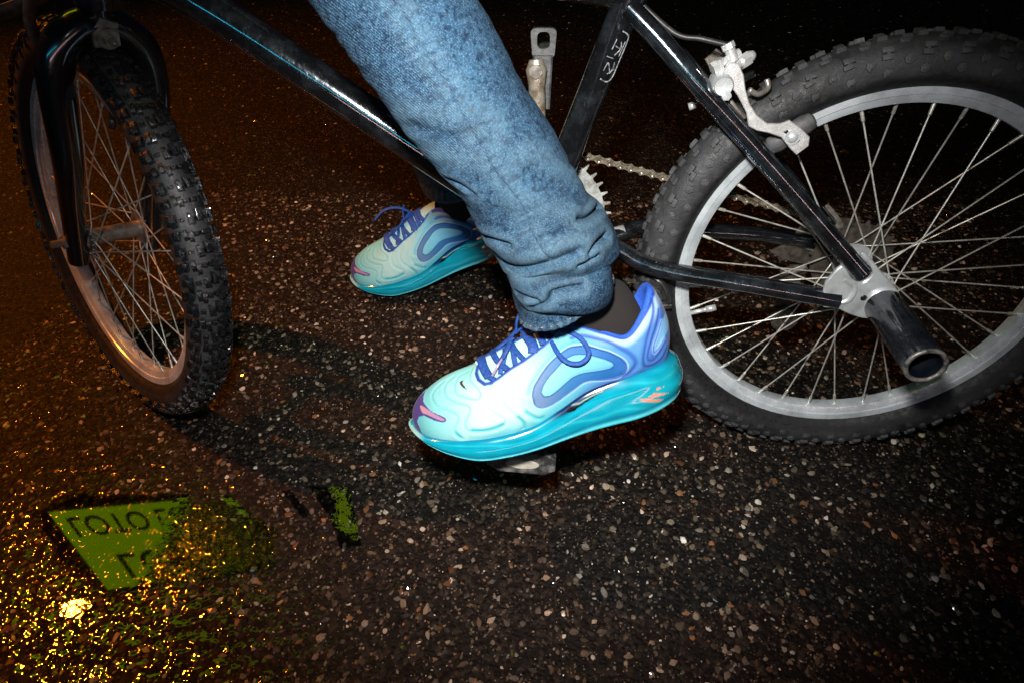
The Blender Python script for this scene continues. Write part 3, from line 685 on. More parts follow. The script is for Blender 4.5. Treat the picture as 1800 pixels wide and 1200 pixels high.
# ---- worn sticker outline on the seat tube
su = unit(BB-JT); sx = np.array([su[2], 0, -su[0]]); sx = sx if sx[0] > 0 else -sx
def on_tube(al, ang, r=.01515):                    # distance below the junction, angle round the tube (0 faces the viewer)
    return JT+su*al+(A3(0, -1, 0)*math.cos(ang)+sx*math.sin(ang))*r
def wire(pts, rad, mb, closed=False):
    pp = smooth_path([on_tube(a, t) for a, t in pts], 6, closed); return sweep(pp, rad, 6, not closed, closed, mb=mb, flat=.4, ref=(0, -1, 0))
MAT['decal'] = simple('worn_white_print', (.24, .26, .27), .5, dirt=(.03, .032, .036), nscale=260)
mb = MB()
wire([(.022, .25), (.024, .75), (.030, .95), (.050, .95), (.064, .90), (.069, .55), (.068, .05)], .00075, mb)
for pts in ([(.030, .75), (.044, .70)], [(.031, .45), (.037, .60), (.044, .35)], [(.037, .55), (.036, .2)], [(.060, .50), (.052, .15), (.060, .05)], [(.047, .35), (.047, -.1)], [(.050, .55), (.056, .62), (.061, .50)], [(.030, .1), (.040, .05)], [(.056, .75), (.062, .35)]): wire(pts, .00055, mb)
obj('worn_sticker', mb, MAT['decal'], fr, label='worn white sticker outline with faint lettering')
# ================================================================== PERSON
PB = A3(-.427, .345, 0.)
person = empty('person', PB, 'person in blue jeans and turquoise trainers, one foot on a pedal', 'person')
toP = lambda V: V-PB
def seg_dist(P, L):
    D = np.full(len(P), 9.)
    for a, b in zip(L[:-1], L[1:]):
        ab = b-a; t = np.clip(((P-a)@ab)/(ab@ab+1e-12), 0, 1); D = np.minimum(D, np.linalg.norm(P-(a+ab*t[:, None]), axis=1))
    return D
def in_poly(U, V, poly):
    x, y = np.array(poly).T; ins = np.zeros(U.shape, bool); j = len(x)-1
    for i in range(len(x)):
        c = ((y[i] > V) != (y[j] > V)) & (U < (x[j]-x[i])*(V-y[i])/(y[j]-y[i]+1e-12)+x[i]); ins ^= c; j = i
    return ins
def sm(x, a, b): t = np.clip((x-a)/(b-a), 0, 1); return t*t*(3-2*t)
def lerp(C, c, m): return C*(1-m[:, None])+np.array(c)*m[:, None]

def upper_paint():
    NU, NV = 721, 141
    U, V = np.meshgrid(np.linspace(0, 24, NU)[:-1], np.linspace(0, 1, NV), indexing='ij')
    P = upper(U, V); sh = U.shape; P = P.reshape(-1, 3); u = U.ravel(); v = V.ravel()
    um = np.where(u > 12, 24-u, u)                       # both sides of the shoe carry the same pattern
    Ps = upper(um, v)
    crv = lambda k: upper(*smooth_uv(TR[k]))
    x = Ps[:, 0]; z = Ps[:, 2]
    # knit colour runs from aqua toe through pale mint to sky blue heel
    stops = [0, .05, .095, .13, .165, .215, .26, .285, .305]
    cols = np.array([(.010, .075, .30), (.050, .20, .46), (.085, .30, .56), (.16, .46, .60), (.40, .64, .63), (.42, .66, .63), (.20, .55, .57), (.11, .46, .50), (.08, .38, .44)])
    C = np.stack([np.interp(x, stops, cols[:, k]) for k in range(3)], 1)
    H = np.zeros(len(P))
    # aqua fade close to the sole and on the crown of the toe
    C = lerp(C, (.06, .48, .56), sm(v, .20, .0)*sm(x, .09, .15)*sm(x, .25, .20)*.85)
    C = lerp(C, (.03, .12, .42), sm(v, .16, .0)*sm(x, .14, .07)*.9)
    C = lerp(C, (.14, .60, .58), sm(v, .60, .95)*sm(x, .20, .23)*.75)
    C = lerp(C, (.42, .62, .86), sm(v, .70, .88)*sm(x, .115, .07)*sm(x, .0, .03)*.8)
    def groove(k, w, col, a=1., dep=.0006, side=.0):
        nonlocal C, H
        d = seg_dist(Ps, crv(k)); C = lerp(C, col, np.exp(-(d/w)**2)*a); H = H-dep*np.exp(-(d/(w*1.0))**2)+dep*.8*np.exp(-((d-w*2.8)/(w*2.2))**2)
    for k in ('g1', 'g2', 'g3'): groove(k, .0012, (.12, .52, .54), .70, .00042)
    for k in ('g4', 'g5', 'g6', 'g7'): groove(k, .0016, (.34, .68, .66), .55, .00045)
    for k in ('t1', 't2', 't3', 't4'): groove(k, .0019, (.015, .40, .48), .85, .0004)
    groove('l3', .0022, (.10, .42, .66), .5, .0010); groove('l2', .0020, (.020, .07, .36), .9, .0010)
    # teal flow beside the loop towards the sole
    dl = seg_dist(Ps, crv('lo'))
    C = lerp(C, (.10, .50, .62), np.exp(-(dl/.006)**2)*.45*(~in_poly(um, v, TR['lo']))*sm(x, .08, .14))
    # the big loop band
    lo = in_poly(um, v, TR['lo']); li = in_poly(um, v, TR['li']); band = lo & ~li
    bc = np.stack([np.interp(x, [.05, .09, .125, .15, .19], q) for q in ((.008, .010, .030, .12, .17), (.085, .12, .16, .21, .26), (.33, .36, .37, .38, .42))], 1)
    C[band] = bc[band]
    ic = np.stack([np.interp(x, [.06, .11, .15, .18], q) for q in ((.10, .14, .22, .32), (.35, .45, .58, .66), (.62, .66, .68, .68))], 1); C[li] = ic[li]
    H = H+np.where(band, -.0010, 0)+.0006*np.where(li, sm(seg_dist(Ps, crv('li')), 0, .004), 0)
    di = seg_dist(Ps, crv('li'))
    C = lerp(C, (.010, .05, .26), np.maximum(np.exp(-((dl-.0002)/.0006)**2), np.exp(-(di/.0007)**2))*.8)
    C = lerp(C, (.55, .68, .85), np.exp(-((dl-.0016)/.0007)**2)*(~lo)*.5)
    # heel counter
    for k, w_, a in (('h1', .0016, .9), ('h2', .0014, .8)): groove(k, w_, (.020, .06, .34), a, .0008)
    h2 = in_poly(um, v, TR['h2']+[(.0, .3), (.0, .8)]) & (um < 2.4); h3 = in_poly(um, v, TR['h3']+[(.3, .45), (.3, .62)]) & (um < 2.2)
    C[h2] = C[h2]*.3+np.array((.04, .12, .48))*.7; C[h3] = (.16, .42, .70)
    d3 = seg_dist(Ps, crv('h3')); C = lerp(C, (.35, .5, .8), np.exp(-((d3-.0015)/.0007)**2)*.6*(um < 2.4))
    # toe mark
    pu = in_poly(um, v, TR['purple']); C[pu] = (.060, .040, .20); H = H+np.where(pu, .0007, 0)
    orr = in_poly(um, v, TR['orange']); mo = sm(x, .296, .262); oc = np.stack([.60-.25*mo, .30-.10*mo, .22+.14*mo], 1)
    dor = seg_dist(Ps, crv('orange')); wq = np.where(orr, sm(dor, 0, .0012), 0)*(np.where(um < 11.6, 1, 0)); C = C*(1-wq[:, None])+oc*wq[:, None]
    # collar lining and throat
    C = lerp(C, (.010, .065, .42), sm(v, .925, .965)*(um < 5.2))
    tu = [9.19, 9.04, 8.78, 8.44, 8.10, 7.70, 7.33, 6.86, 6.43, 6.08, 5.82, 5.45]; tv = [.99, .88, .79, .73, .74, .78, .81, .82, .84, .86, .89, .97]
    inside = in_poly(um, v, list(zip(tu, tv))+[(5.3, 1.1), (9.6, 1.1)])
    dt = seg_dist(Ps, upper(np.array(tu), np.array(tv)))
    C[inside] = (.40, .72, .74); C[inside & (dt < .006)] = (.30, .62, .68)
    C = lerp(C, (.015, .055, .34), np.exp(-((dt-.0005)/.0015)**4)); H = H+.0012*np.exp(-(dt/.0016)**2)-np.where(inside, .0014, 0)*sm(dt, 0, .003)
    # small emblem on the toe box, lateral and medial sides as worn
    lg = in_poly(um, v, TR['logo']) & (u < 12); C[lg] = (.03, .02, .008)
    # fine speckle of the knit
    rs = np.random.RandomState(4); C = C*(1+.05*(rs.rand(len(C), 1)-.5)); C = C+.0
    Pu = upper(u+1e-3, v)-P; Pv = upper(u, np.clip(v+1e-3, 0, 1))-upper(u, np.clip(v-1e-3, 0, 1)); n = unit(np.cross(Pu, Pv)+1e-12)
    ctr = np.array([.14, 0, .03]); n *= np.sign(((P-ctr)*n).sum(1))[:, None]
    P = P+n*H[:, None]
    col = np.concatenate([np.clip(C, .003, .9), np.ones((len(C), 1))], 1)
    return P, grid_faces(NU-1, NV, True, False), col, sh
def smooth_uv(L):
    P = smooth_path([(a, b, 0) for a, b in L], 5); return P[:, 0], np.clip(P[:, 1], 0, 1)

def sole_paint():
    NU, NV = 481, 113
    U, V = np.meshgrid(np.linspace(0, 24, NU)[:-1], np.linspace(0, 8, NV), indexing='ij')
    P = sole(U, V).reshape(-1, 3); u = U.ravel(); v = V.ravel(); um = np.where(u > 12, 24-u, u); x = P[:, 0]
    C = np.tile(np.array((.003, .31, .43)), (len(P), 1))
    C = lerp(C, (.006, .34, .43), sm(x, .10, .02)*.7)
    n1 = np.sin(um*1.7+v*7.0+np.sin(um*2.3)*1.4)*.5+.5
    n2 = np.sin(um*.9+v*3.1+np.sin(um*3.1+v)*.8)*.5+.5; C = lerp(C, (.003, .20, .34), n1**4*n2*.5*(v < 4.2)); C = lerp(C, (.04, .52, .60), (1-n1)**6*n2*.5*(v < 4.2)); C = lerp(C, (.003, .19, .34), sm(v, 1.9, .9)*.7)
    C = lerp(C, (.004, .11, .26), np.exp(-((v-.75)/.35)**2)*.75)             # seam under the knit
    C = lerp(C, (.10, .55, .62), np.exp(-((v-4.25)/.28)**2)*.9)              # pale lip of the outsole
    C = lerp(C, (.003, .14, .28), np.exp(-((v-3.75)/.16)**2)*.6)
    C = lerp(C, (.30, .58, .56), sm(x, .278, .290)*sm(v, .9, 1.5)*(v < 5))   # pale toe bumper
    C[v > 5.2] = (.02, .25, .32)
    nv = in_poly(um, v, TRS['navy_shade']); dn = seg_dist(np.stack([um, v, 0*v], 1)[:, :3], np.array([(5.75, 1.3, 0), (4.1, .95, 0)]))
    C = lerp(C, (.002, .012, .08), np.exp(-(dn/.58)**4)*.95)  # navy shadow at the arch, painted into the sole colour
    lg = in_poly(um, v, TRS['slogo']); C[lg] = (.006, .006, .008)
    e = np.array([(4.28, 1.55, 0), (5.4, 1.62, 0), (5.60, 1.42, 0)]); de = seg_dist(np.stack([um, v, 0*v], 1), np.array([(4.28, 1.50, 0), (5.28, 1.60, 0), (5.52, 1.32, 0)]))
    C = lerp(C, (.45, .52, .35), np.exp(-(de/.045)**2))
    for k in ('o1', 'o2', 'o3'):
        m_ = in_poly(um, v, TRS[k]); C[m_] = (.70, .27, .17)
    if True:
        H = .0005*np.sin(v*4.2+.8*np.sin(um*1.3))*np.exp(-((v-2.2)/1.4)**2)*sm(x, .12, .04)
    Pu = sole(u+1e-3, v)-P; Pv = sole(u, np.clip(v+1e-3, 0, 8))-sole(u, np.clip(v-1e-3, 0, 8)); n = unit(np.cross(Pu, Pv)+1e-12); n *= np.sign(((P-np.array([.15, 0, .02]))*n).sum(1))[:, None]
    P = P+n*H[:, None]
    col = np.concatenate([np.clip(C, .002, .9), np.ones((len(C), 1))], 1)
    return P, grid_faces(NU-1, NV, True, False), col

def tongue():
    us = np.linspace(5.0, 12.0, 60); ts = np.linspace(0, 1, 21)
    V = []
    for t in ts:
        a = upper(us, np.ones_like(us)); b = upper(24-us, np.ones_like(us)); q = a*(1-t)+b*t; q[:, 2] += .005*4*t*(1-t)-.0012; V.append(q)
    V = np.stack(V, 1).reshape(-1, 3); return V, grid_faces(60, 21)
def lining():
    """inner wall of the collar, and the padded rim"""
    us = np.concatenate([np.linspace(0, 5.3, 70), np.linspace(18.7, 24, 70)[:-1]]); us = np.concatenate([np.linspace(18.7, 24, 70)[:-1], np.linspace(0, 5.3, 70)])
    O = upper(us, np.ones_like(us)); c = np.array([.062, 0, 0]); d = O-c; d[:, 2] = 0; d = -unit(d)
    prof = [(-.0005, -.0015), (.0015, .0012), (.0042, .0016), (.0065, -.0008), (.0075, -.005), (.0055, -.018), (.0045, -.04), (.004, -.06)]
    V = np.stack([O+d*a+np.array([0, 0, 1.])*b for a, b in prof], 1)
    return V.reshape(-1, 3), grid_faces(len(us), len(prof))

LACE = {
'knotA':[(.1594,0,.1231),(.1551,0,.1168),(.1512,.002,.1110),(.1451,.004,.1069),(.1379,.006,.1041),(.1320,.010,.0997)],
'knotB':[(.1599,0,.1232),(.1637,0,.1173),(.1661,-.002,.1100),(.1677,-.004,.1035),(.1732,-.006,.0976),(.1793,-.008,.0925),(.1884,-.009,.0872),(.1965,-.009,.0825),(.2043,-.008,.0790),(.2100,-.006,.0768)],
'knotD':[(.1326,.010,.1023),(.1398,.008,.1055),(.1479,.006,.1035),(.1565,.004,.0992),(.1629,.002,.0962),(.1695,0,.0930),(.1761,0,.0902),(.1837,-.002,.0874),(.1911,-.003,.0848),(.1985,-.004,.0825),(.2065,-.004,.0795)],
'knotE':[(.1529,.004,.1073),(.1568,0,.1075),(.1623,-.002,.1046),(.1680,-.004,.1003)],
'loop':[(.1312,.012,.0996),(.1327,.022,.0975),(.1315,.032,.0925),(.1285,.040,.0865),(.1247,.0455,.0820),(.1198,.0485,.0785),(.1138,.050,.0765),(.1073,.0495,.0765),(.1012,.048,.0795),(.0984,.045,.0840),(.0995,.040,.0895),(.1034,.035,.0955),(.1090,.030,.1000),(.1158,.026,.1025),(.1237,.020,.1030),(.1311,.014,.1012)],
'tail':[(.1718,.0043,.0985),(.1752,.0072,.0967),(.1787,.0159,.0921),(.1826,.0203,.0879),(.1856,.0236,.0845)]}
CROSS = {
'c1':([(.1960,-.004,.0852),(.1947,.0078,.0851),(.1917,.0167,.0818),(.1877,.0231,.0794),(.1816,.0312,.0750)], .0036),
'c2':([(.1822,.004,.0880),(.1831,.0185,.0844),(.1851,.0234,.0804),(.1883,.0277,.0757),(.1896,.0312,.0715)], .0026),
'c3':([(.1740,.004,.0940),(.1737,.0159,.0900),(.1733,.0226,.0860),(.1732,.0273,.0825),(.1728,.0310,.0785)], .0030),
'c4':([(.1745,.004,.0940),(.1717,.0160,.0907),(.1674,.0253,.0865),(.1634,.0313,.0825)], .0030),
'c5':([(.1580,.000,.1030),(.1564,.0107,.0997),(.1532,.0210,.0958),(.1521,.0272,.0914),(.1529,.0300,.0875)], .0058),
'c6':([(.1450,.002,.1060),(.1447,.0126,.1037),(.1427,.0227,.0986),(.1414,.0279,.0940)], .0040),
'c7':([(.1400,.004,.1075),(.1395,.0127,.1054),(.1359,.0213,.1020),(.1334,.0250,.0990)], .0034),
'c8':([(.2095,-.004,.0800),(.2082,.0076,.0792),(.2062,.0176,.0745),(.2020,.0283,.0690)], .0052),
'c9':([(.2057,.0256,.0707),(.1961,.0338,.0671)], .0030)}
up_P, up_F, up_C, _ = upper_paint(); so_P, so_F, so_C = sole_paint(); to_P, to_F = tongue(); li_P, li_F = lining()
def build_shoe(xf, mirror, lab, far=False):
    f = -1. if mirror else 1.
    T = lambda V: xf(np.asarray(V)*[1, f, 1])
    fl = (lambda F: np.asarray(F)[:, ::-1]) if mirror else (lambda F: F)
    mb = MB().add(T(up_P), fl(up_F)); sh = obj('shoe', mb, MAT['upper'], person, col=up_C, xf=toP, label=lab)
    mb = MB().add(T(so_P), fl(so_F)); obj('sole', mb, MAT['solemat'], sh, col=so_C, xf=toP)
    mb = MB().add(T(to_P), fl(to_F)); obj('tongue', mb, MAT['tongue'], sh, xf=toP)
    mb = MB().add(T(li_P), fl(li_F)); obj('collar_lining', mb, MAT['lining'], sh, xf=toP)
    mb = MB()
    for k, P in LACE.items():
        if far and k in ('loop', 'knotA', 'tail'): continue
        r = .0033 if k != 'loop' else .0026
        sweep(T(smooth_path(P, 8)), r, 10, mb=mb, flat=.48 if k != 'loop' else .6, ref=xf(np.array([[0, 0, 1.]]))[0]-xf(np.zeros((1, 3)))[0])
    for k, (P, r) in CROSS.items():
        sweep(T(smooth_path(P, 8)), r, 10, mb=mb, flat=.30, ref=xf(np.array([[0, .5, .85]])*[1, f, 1])[0]-xf(np.zeros((1, 3)))[0])
        Q = np.array(P)*[1, -.95, 1]; sweep(T(smooth_path(Q, 8)), r, 10, mb=mb, flat=.30, ref=xf(np.array([[0, -.5, .85]])*[1, f, 1])[0]-xf(np.zeros((1, 3)))[0])
    if far:
        for P, r in (([(.150, .0, .101), (.160, -.002, .116), (.176, -.004, .126), (.196, -.006, .126), (.214, -.008, .116)], .0032), ([(.150, .004, .100), (.152, .018, .095), (.158, .030, .084), (.164, .038, .070)], .0042), ([(.148, .004, .100), (.141, .020, .094), (.139, .032, .082)], .0030)):
            sweep(T(smooth_path(P, 8)), r, 10, mb=mb, flat=.5)
    obj('laces', mb, MAT['lace'], sh, xf=toP)
    if not far:
        mb = MB(); sweep(T([(.1856, .0236, .0845), (.1895, .0266, .0807), (.1981, .0338, .0713)]), .0013, 10, mb=mb); obj('aglet', mb, MAT['aglet'], sh, xf=toP)
    return sh
def knitmat(name, c): return simple(name, c, .75, 0, 0, nscale=900, bmp=.5)
MAT['tongue'] = knitmat('tongue_mesh', (.38, .68, .70)); MAT['lining'] = simple('blue_padding', (.012, .075, .45), .8, 0, 0, dirt=(.02, .11, .55), nscale=500, bmp=.4)

def rot3(y, p, r):
    B = np.array([[-1, 0, 0], [0, -1, 0], [0, 0, 1.]]); cy, sy, cp, sp, c_, s_ = math.cos(y), math.sin(y), math.cos(p), math.sin(p), math.cos(r), math.sin(r)
    return B@np.array([[cy, -sy, 0], [sy, cy, 0], [0, 0, 1]])@np.array([[cp, 0, sp], [0, 1, 0], [-sp, 0, cp]])@np.array([[1, 0, 0], [0, c_, -s_], [0, s_, c_]])
SM = RM3@rot3(.1414, .1431, .3007); SO = RM3@np.array([-.2064, -.1301, .1747])
near_xf = lambda V: np.asarray(V)@SM.T+SO
build_shoe(near_xf, False, 'turquoise trainer on the pedal with blue laces tied in a loop')
FM = rot3(.177, .225, .12); lowz = (so_P*[1, -1, 1]@FM.T)[:, 2].min(); FO = A3(-.430, .350, .0005-lowz)
far_xf = lambda V: np.asarray(V)@FM.T+FO
build_shoe(far_xf, True, 'turquoise trainer standing on the asphalt beyond the bicycle', True)

# ---- socks
def sock(xf, ankle_dir_pts, nm):
    mb = MB(); P = xf(np.array([(.085, 0, .050), (.078, 0, .075), (.074, 0, .100)])); pts = np.concatenate([P, ankle_dir_pts])
    pp = smooth_path(pts, 8); n = len(pp); rr = np.interp(np.linspace(0, 1, n), [0, .3, .5, 1], [.034, .040, .036, .037])
    return obj('sock', sweep(pp, rr, 40, True, mb=mb), MAT['sock'], person, xf=toP)
LEG = np.array([(-0.4923,-0.1350,0.5818,0.0517),(-0.4759,-0.1350,0.5589,0.0520),(-0.4584,-0.1350,0.5300,0.0525),(-0.4399,-0.1350,0.5001,0.0519),(-0.4190,-0.1350,0.4675,0.0491),(-0.3969,-0.1350,0.4367,0.0477),(-0.3808,-0.1320,0.4052,0.0481),(-0.3653,-0.1320,0.3791,0.0502),(-0.3506,-0.1300,0.3572,0.0526),(-0.3468,-0.1300,0.3351,0.0509),(-0.3408,-0.1300,0.3135,0.0495),(-0.3413,-0.1300,0.3035,0.0475),(-0.3400,-0.1300,0.2945,0.0455)])
hemc = RM3@LEG[-1, :3]
# the sock runs from inside the shoe up into the trouser leg, wide enough to fill the collar
mb = MB()
sa = near_xf(np.array([(.074, 0, .045), (.073, 0, .075), (.074, 0, .100)])); sb = np.array([near_xf(np.array([(.086, 0, .135)]))[0], hemc*.5+near_xf(np.array([(.10, 0, .15)]))[0]*.5+A3(.004, 0, .0), RM3@LEG[-3, :3]])
pp = smooth_path(np.concatenate([sa, sb]), 10); n = len(pp)
ax = np.interp(np.linspace(0, 5, n), [0, 1, 2, 3, 4, 5], [.026, .028, .031, .033, .033, .033]); V = []
t = np.linspace(0, 2*np.pi, 48, endpoint=False); fx = SM@np.array([1., 0, 0]); fy = SM@np.array([0, 1., 0])
el = np.interp(np.linspace(0, 5, n), [0, 2, 3, 5], [1.45, 1.28, 1.12, 1.05])
V = pp[:, None]+fx[None, None]*(ax*el)[:, None, None]*np.cos(t)[None, :, None]+fy[None, None]*ax[:, None, None]*np.sin(t)[None, :, None]
obj('sock', MB().add(V.reshape(-1, 3), grid_faces(n, 48, False, True)), MAT['sock'], person, xf=toP)

# ---- trousers: near leg as worked cloth
def leg_pt(L, s, th, closed=False):
    c_ = L[:, :3]; P = cr(c_, s, False); h = cr(L[:, 3], s, False)
    T = cr(c_, np.minimum(s+.05, len(L)-1.01), False)-cr(c_, np.maximum(s-.05, 0), False); T = unit(T)
    Fw = np.array([0., -1, 0]); S = unit(np.cross(T, Fw)); Fp = np.cross(S, T)
    return P, S, Fp, h
JC = {'c':[(6.35,1.06),(6.41,0.74),(6.67,0.43)],
'd':[(7.15,-0.85),(7.49,-1.11),(7.73,-1.62)],
'e':[(8.03,-0.67),(7.97,-0.81),(8.03,-1.18)],
'f':[(8.19,-0.44),(8.19,-0.63),(8.19,-0.82)],
'g':[(9.15,0.82),(9.31,0.39)],
'h':[(9.63,0.58),(9.41,0.24),(9.11,0.10),(9.11,-0.16),(9.23,-0.44)],
'i':[(4.44,0.91),(4.64,0.72),(5.04,0.57)],
'seam':[(-4.0,-0.28),(0.2,-.26),(0.96,-0.26),(1.38,-0.27),(1.92,-0.25),(2.48,-0.24),(3.00,-0.26),(3.42,-0.21),(3.96,-0.16),(4.42,-0.11),(4.84,-0.07),(5.24,-0.11),(5.74,-0.16),(6.69,-0.06),(7.39,-0.07)],
'seam2':[(7.51,0.11),(8.69,0.16),(9.19,0.10),(10.55,0.13)],
'edge':[(7.03,1.04),(7.25,.75),(7.39,0.41),(7.51,-0.02),(7.77,-0.48)],
'soft1':[(3.26,0.60),(3.66,0.22),(3.96,-0.16)],
'soft2':[(5.18,-0.50),(5.64,-0.74),(6.79,-1.18)]}
def cloth(L, NS, NT, seed, detail):
    rs = np.random.RandomState(seed)
    S_, TH = np.meshgrid(np.linspace(0, len(L)-1.001, NS), np.linspace(-math.pi, math.pi, NT, endpoint=False), indexing='ij'); s = S_.ravel(); th = TH.ravel()
    P, S, Fp, h = leg_pt(L, s, th)
    base = lambda ss, tt: (lambda q: q[0]+(q[1]*np.sin(tt)[:, None]+q[2]*np.cos(tt)[:, None])*q[3][:, None])(leg_pt(L, ss, tt))
    D = np.zeros(len(s)); fade = np.zeros(len(s)); X = base(s, th)
    # broad drapery: slanting waves that strengthen towards the stacked hem
    k = sm(s, len(L)-8.5, len(L)-4.5)
    for i in range(9):
        a, b_, ph = rs.uniform(1.2, 3.4), rs.randint(1, 4), rs.uniform(0, 6.3); D += .0008*(.15+1.2*k)*np.sin(a*s+b_*th*(1 if i % 2 else -1)+ph)
    for i in range(14):
        D += .00009*np.sin(rs.uniform(6, 14)*s+rs.randint(2, 9)*th+rs.uniform(0, 6.3))
    if detail:
        def crease(key, w_, dep, puff, fd):
            nonlocal D, fade
            L_ = smooth_path([(a, b_, 0) for a, b_ in JC[key]], 6); C_ = base(L_[:, 0], L_[:, 1]); d = seg_dist(X, C_)
            D += -dep*np.exp(-(d/w_)**2)+.65*puff*np.exp(-((d-w_*3.2)/(w_*2.6))**2); fade = np.maximum(fade, fd*np.exp(-((d-w_*3.0)/(w_*1.8))**2))
        for key, w_, dep, puff, fd in (('c', .0024, .0075, .0024, .3), ('d', .0024, .0075, .0028, .4), ('e', .0026, .0085, .0028, .4), ('f', .0022, .0060, .0020, .4), ('g', .0022, .0060, .002, .3), ('h', .0020, .0055, .0020, .4), ('i', .0022, .0060, .0018, .2), ('edge', .0040, .0034, .0030, .5), ('soft1', .006, .0022, .0012, .3), ('soft2', .006, .0026, .0015, .3)): crease(key, w_, dep, puff, fd)
        Ls = smooth_path([(a, b_, 0) for a, b_ in JC['seam']], 8); Cs = base(Ls[:, 0], Ls[:, 1]); d = seg_dist(X, Cs)
        D += -.0011*np.exp(-(d/.0009)**2)+.0009*np.exp(-((d-.0042)/.0034)**2); fade = np.maximum(fade, .42*np.exp(-((d-.005)/.008)**2)*(0.62+.2*np.sin(s*17+2*np.sin(s*5))+.18*np.sin(s*31+th*9)))
        dark = np.exp(-(d/.0008)**2)
    else: dark = np.zeros(len(s))
    # hem: rolled double edge
    sl = len(L)-1-s; D += .0016*np.exp(-((sl-.17)/.17)**2)+.0009*(sl < .42)*np.sin(th*34+3*np.sin(th*5))*.5
    fade = np.maximum(fade, .75*np.exp(-(sl/.13)**2)); fade = np.maximum(fade, .4*(sl < .5)*(np.sin(th*38)*.5+.5)**2)
    X = X+(S*np.sin(th)[:, None]+Fp*np.cos(th)[:, None])*D[:, None]
    # rippled, slanting hem edge
    T_ = unit(np.cross(Fp, S)); T_ = T_*np.sign((T_*(P-leg_pt(L, np.maximum(s-.1, 0), th)[0])).sum(1)+1e-9)[:, None]; X += T_*(.011*np.sin(th)*sm(s, len(L)-4.5, len(L)-1)*(1 if detail else 0))[:, None]; X += (np.cross(Fp, S))*(.0014*np.sin(3*th+1)*sm(s, len(L)-2.2, len(L)-1))[:, None]
    col = np.zeros((len(s), 4)); col[:, :3] = (.14, .235, .30); nz = rs.rand(len(s))*.5+.5; col[:, 3] = np.clip(fade*nz, 0, .8)
    col[dark > .5, :3] = (.012, .03, .07); col[:, 3] = np.maximum(col[:, 3], dark*.8)
    return X, col, S_.shape, base
# the leg continues out of frame: knee, then thigh towards the saddle
up_ = np.array([(-.400, -.065, .875, .080), (-.480, -.098, .862, .078), (-.535, -.118, .825, .075), (-.558, -.130, .770, .070), (-.556, -.134, .720, .064), (-.542, -.135, .676, .058), (-.524, -.135, .640, .054), (-.507, -.135, .608, .052)])
# hem drawn slanting: front edge lower than back edge
L2 = np.concatenate([up_, LEG]); off = 8
JC = {k: [(a+off, b_) for a, b_ in v] for k, v in JC.items()}
X, col, shp, jb = cloth(L2, 620, 300, 5, True)
XW = X@RM3.T
XB = X.copy()
jeans = obj('jeans', MB().add(XW, grid_faces(shp[0], shp[1], False, True)), MAT['denim'], person, col=col, xf=toP, label='faded blue denim jeans leg with a front seam and frayed hem')
so = jeans.modifiers.new('thickness', 'SOLIDIFY'); so.thickness = .0012; so.offset = -1
# stitching along the hem: short orange stitches
mb = MB(); last = len(L2)-1.001
for i in range(64):
    t0_ = 2*math.pi*i/64; tt = np.linspace(t0_, t0_+.060, 4); ii = np.clip(((tt+math.pi) % (2*math.pi))/(2*math.pi)*300, 0, 299).astype(int)
    row = int((last-.42)/last*(619)); p = XW.reshape(620, 300, 3)[row, ii]; c0_ = XW.reshape(620, 300, 3)[row].mean(0); p = p+unit(p-c0_)*.0007
    sweep(p, .0006, 6, mb=mb)
obj('hem_stitches', mb, MAT['thread'], jeans, xf=toP)
# far leg
fa = far_xf(np.array([(.066, 0, .115)]))[0]
L3 = np.array([(-.46, .08, .86, .078), (-.53, .13, .80, .074), (-.572, .18, .71, .068), (-.570, .215, .60, .063), (-.562, .240, .50, .060), (-.548, .265, .40, .058), (-.530, .290, .33, .058), (fa[0]-.018, fa[1]-.012, fa[2]+.12, .058), (fa[0]-.004, fa[1], fa[2]+.065, .062), (fa[0]-.003, fa[1], fa[2]+.020, .058)])
X3, col3, shp3, _ = cloth(L3, 260, 160, 9, False)
obj('jeans', MB().add(X3, grid_faces(shp3[0], shp3[1], False, True)), MAT['denim'], person, col=col3, xf=toP)
mb = MB(); sweep(smooth_path([far_xf(np.array([(.070, 0, .05)]))[0], far_xf(np.array([(.068, 0, .10)]))[0], L3[-2, :3], L3[-3, :3]], 8), .036, 32, mb=mb); obj('sock', mb, MAT['sock'], person, xf=toP)

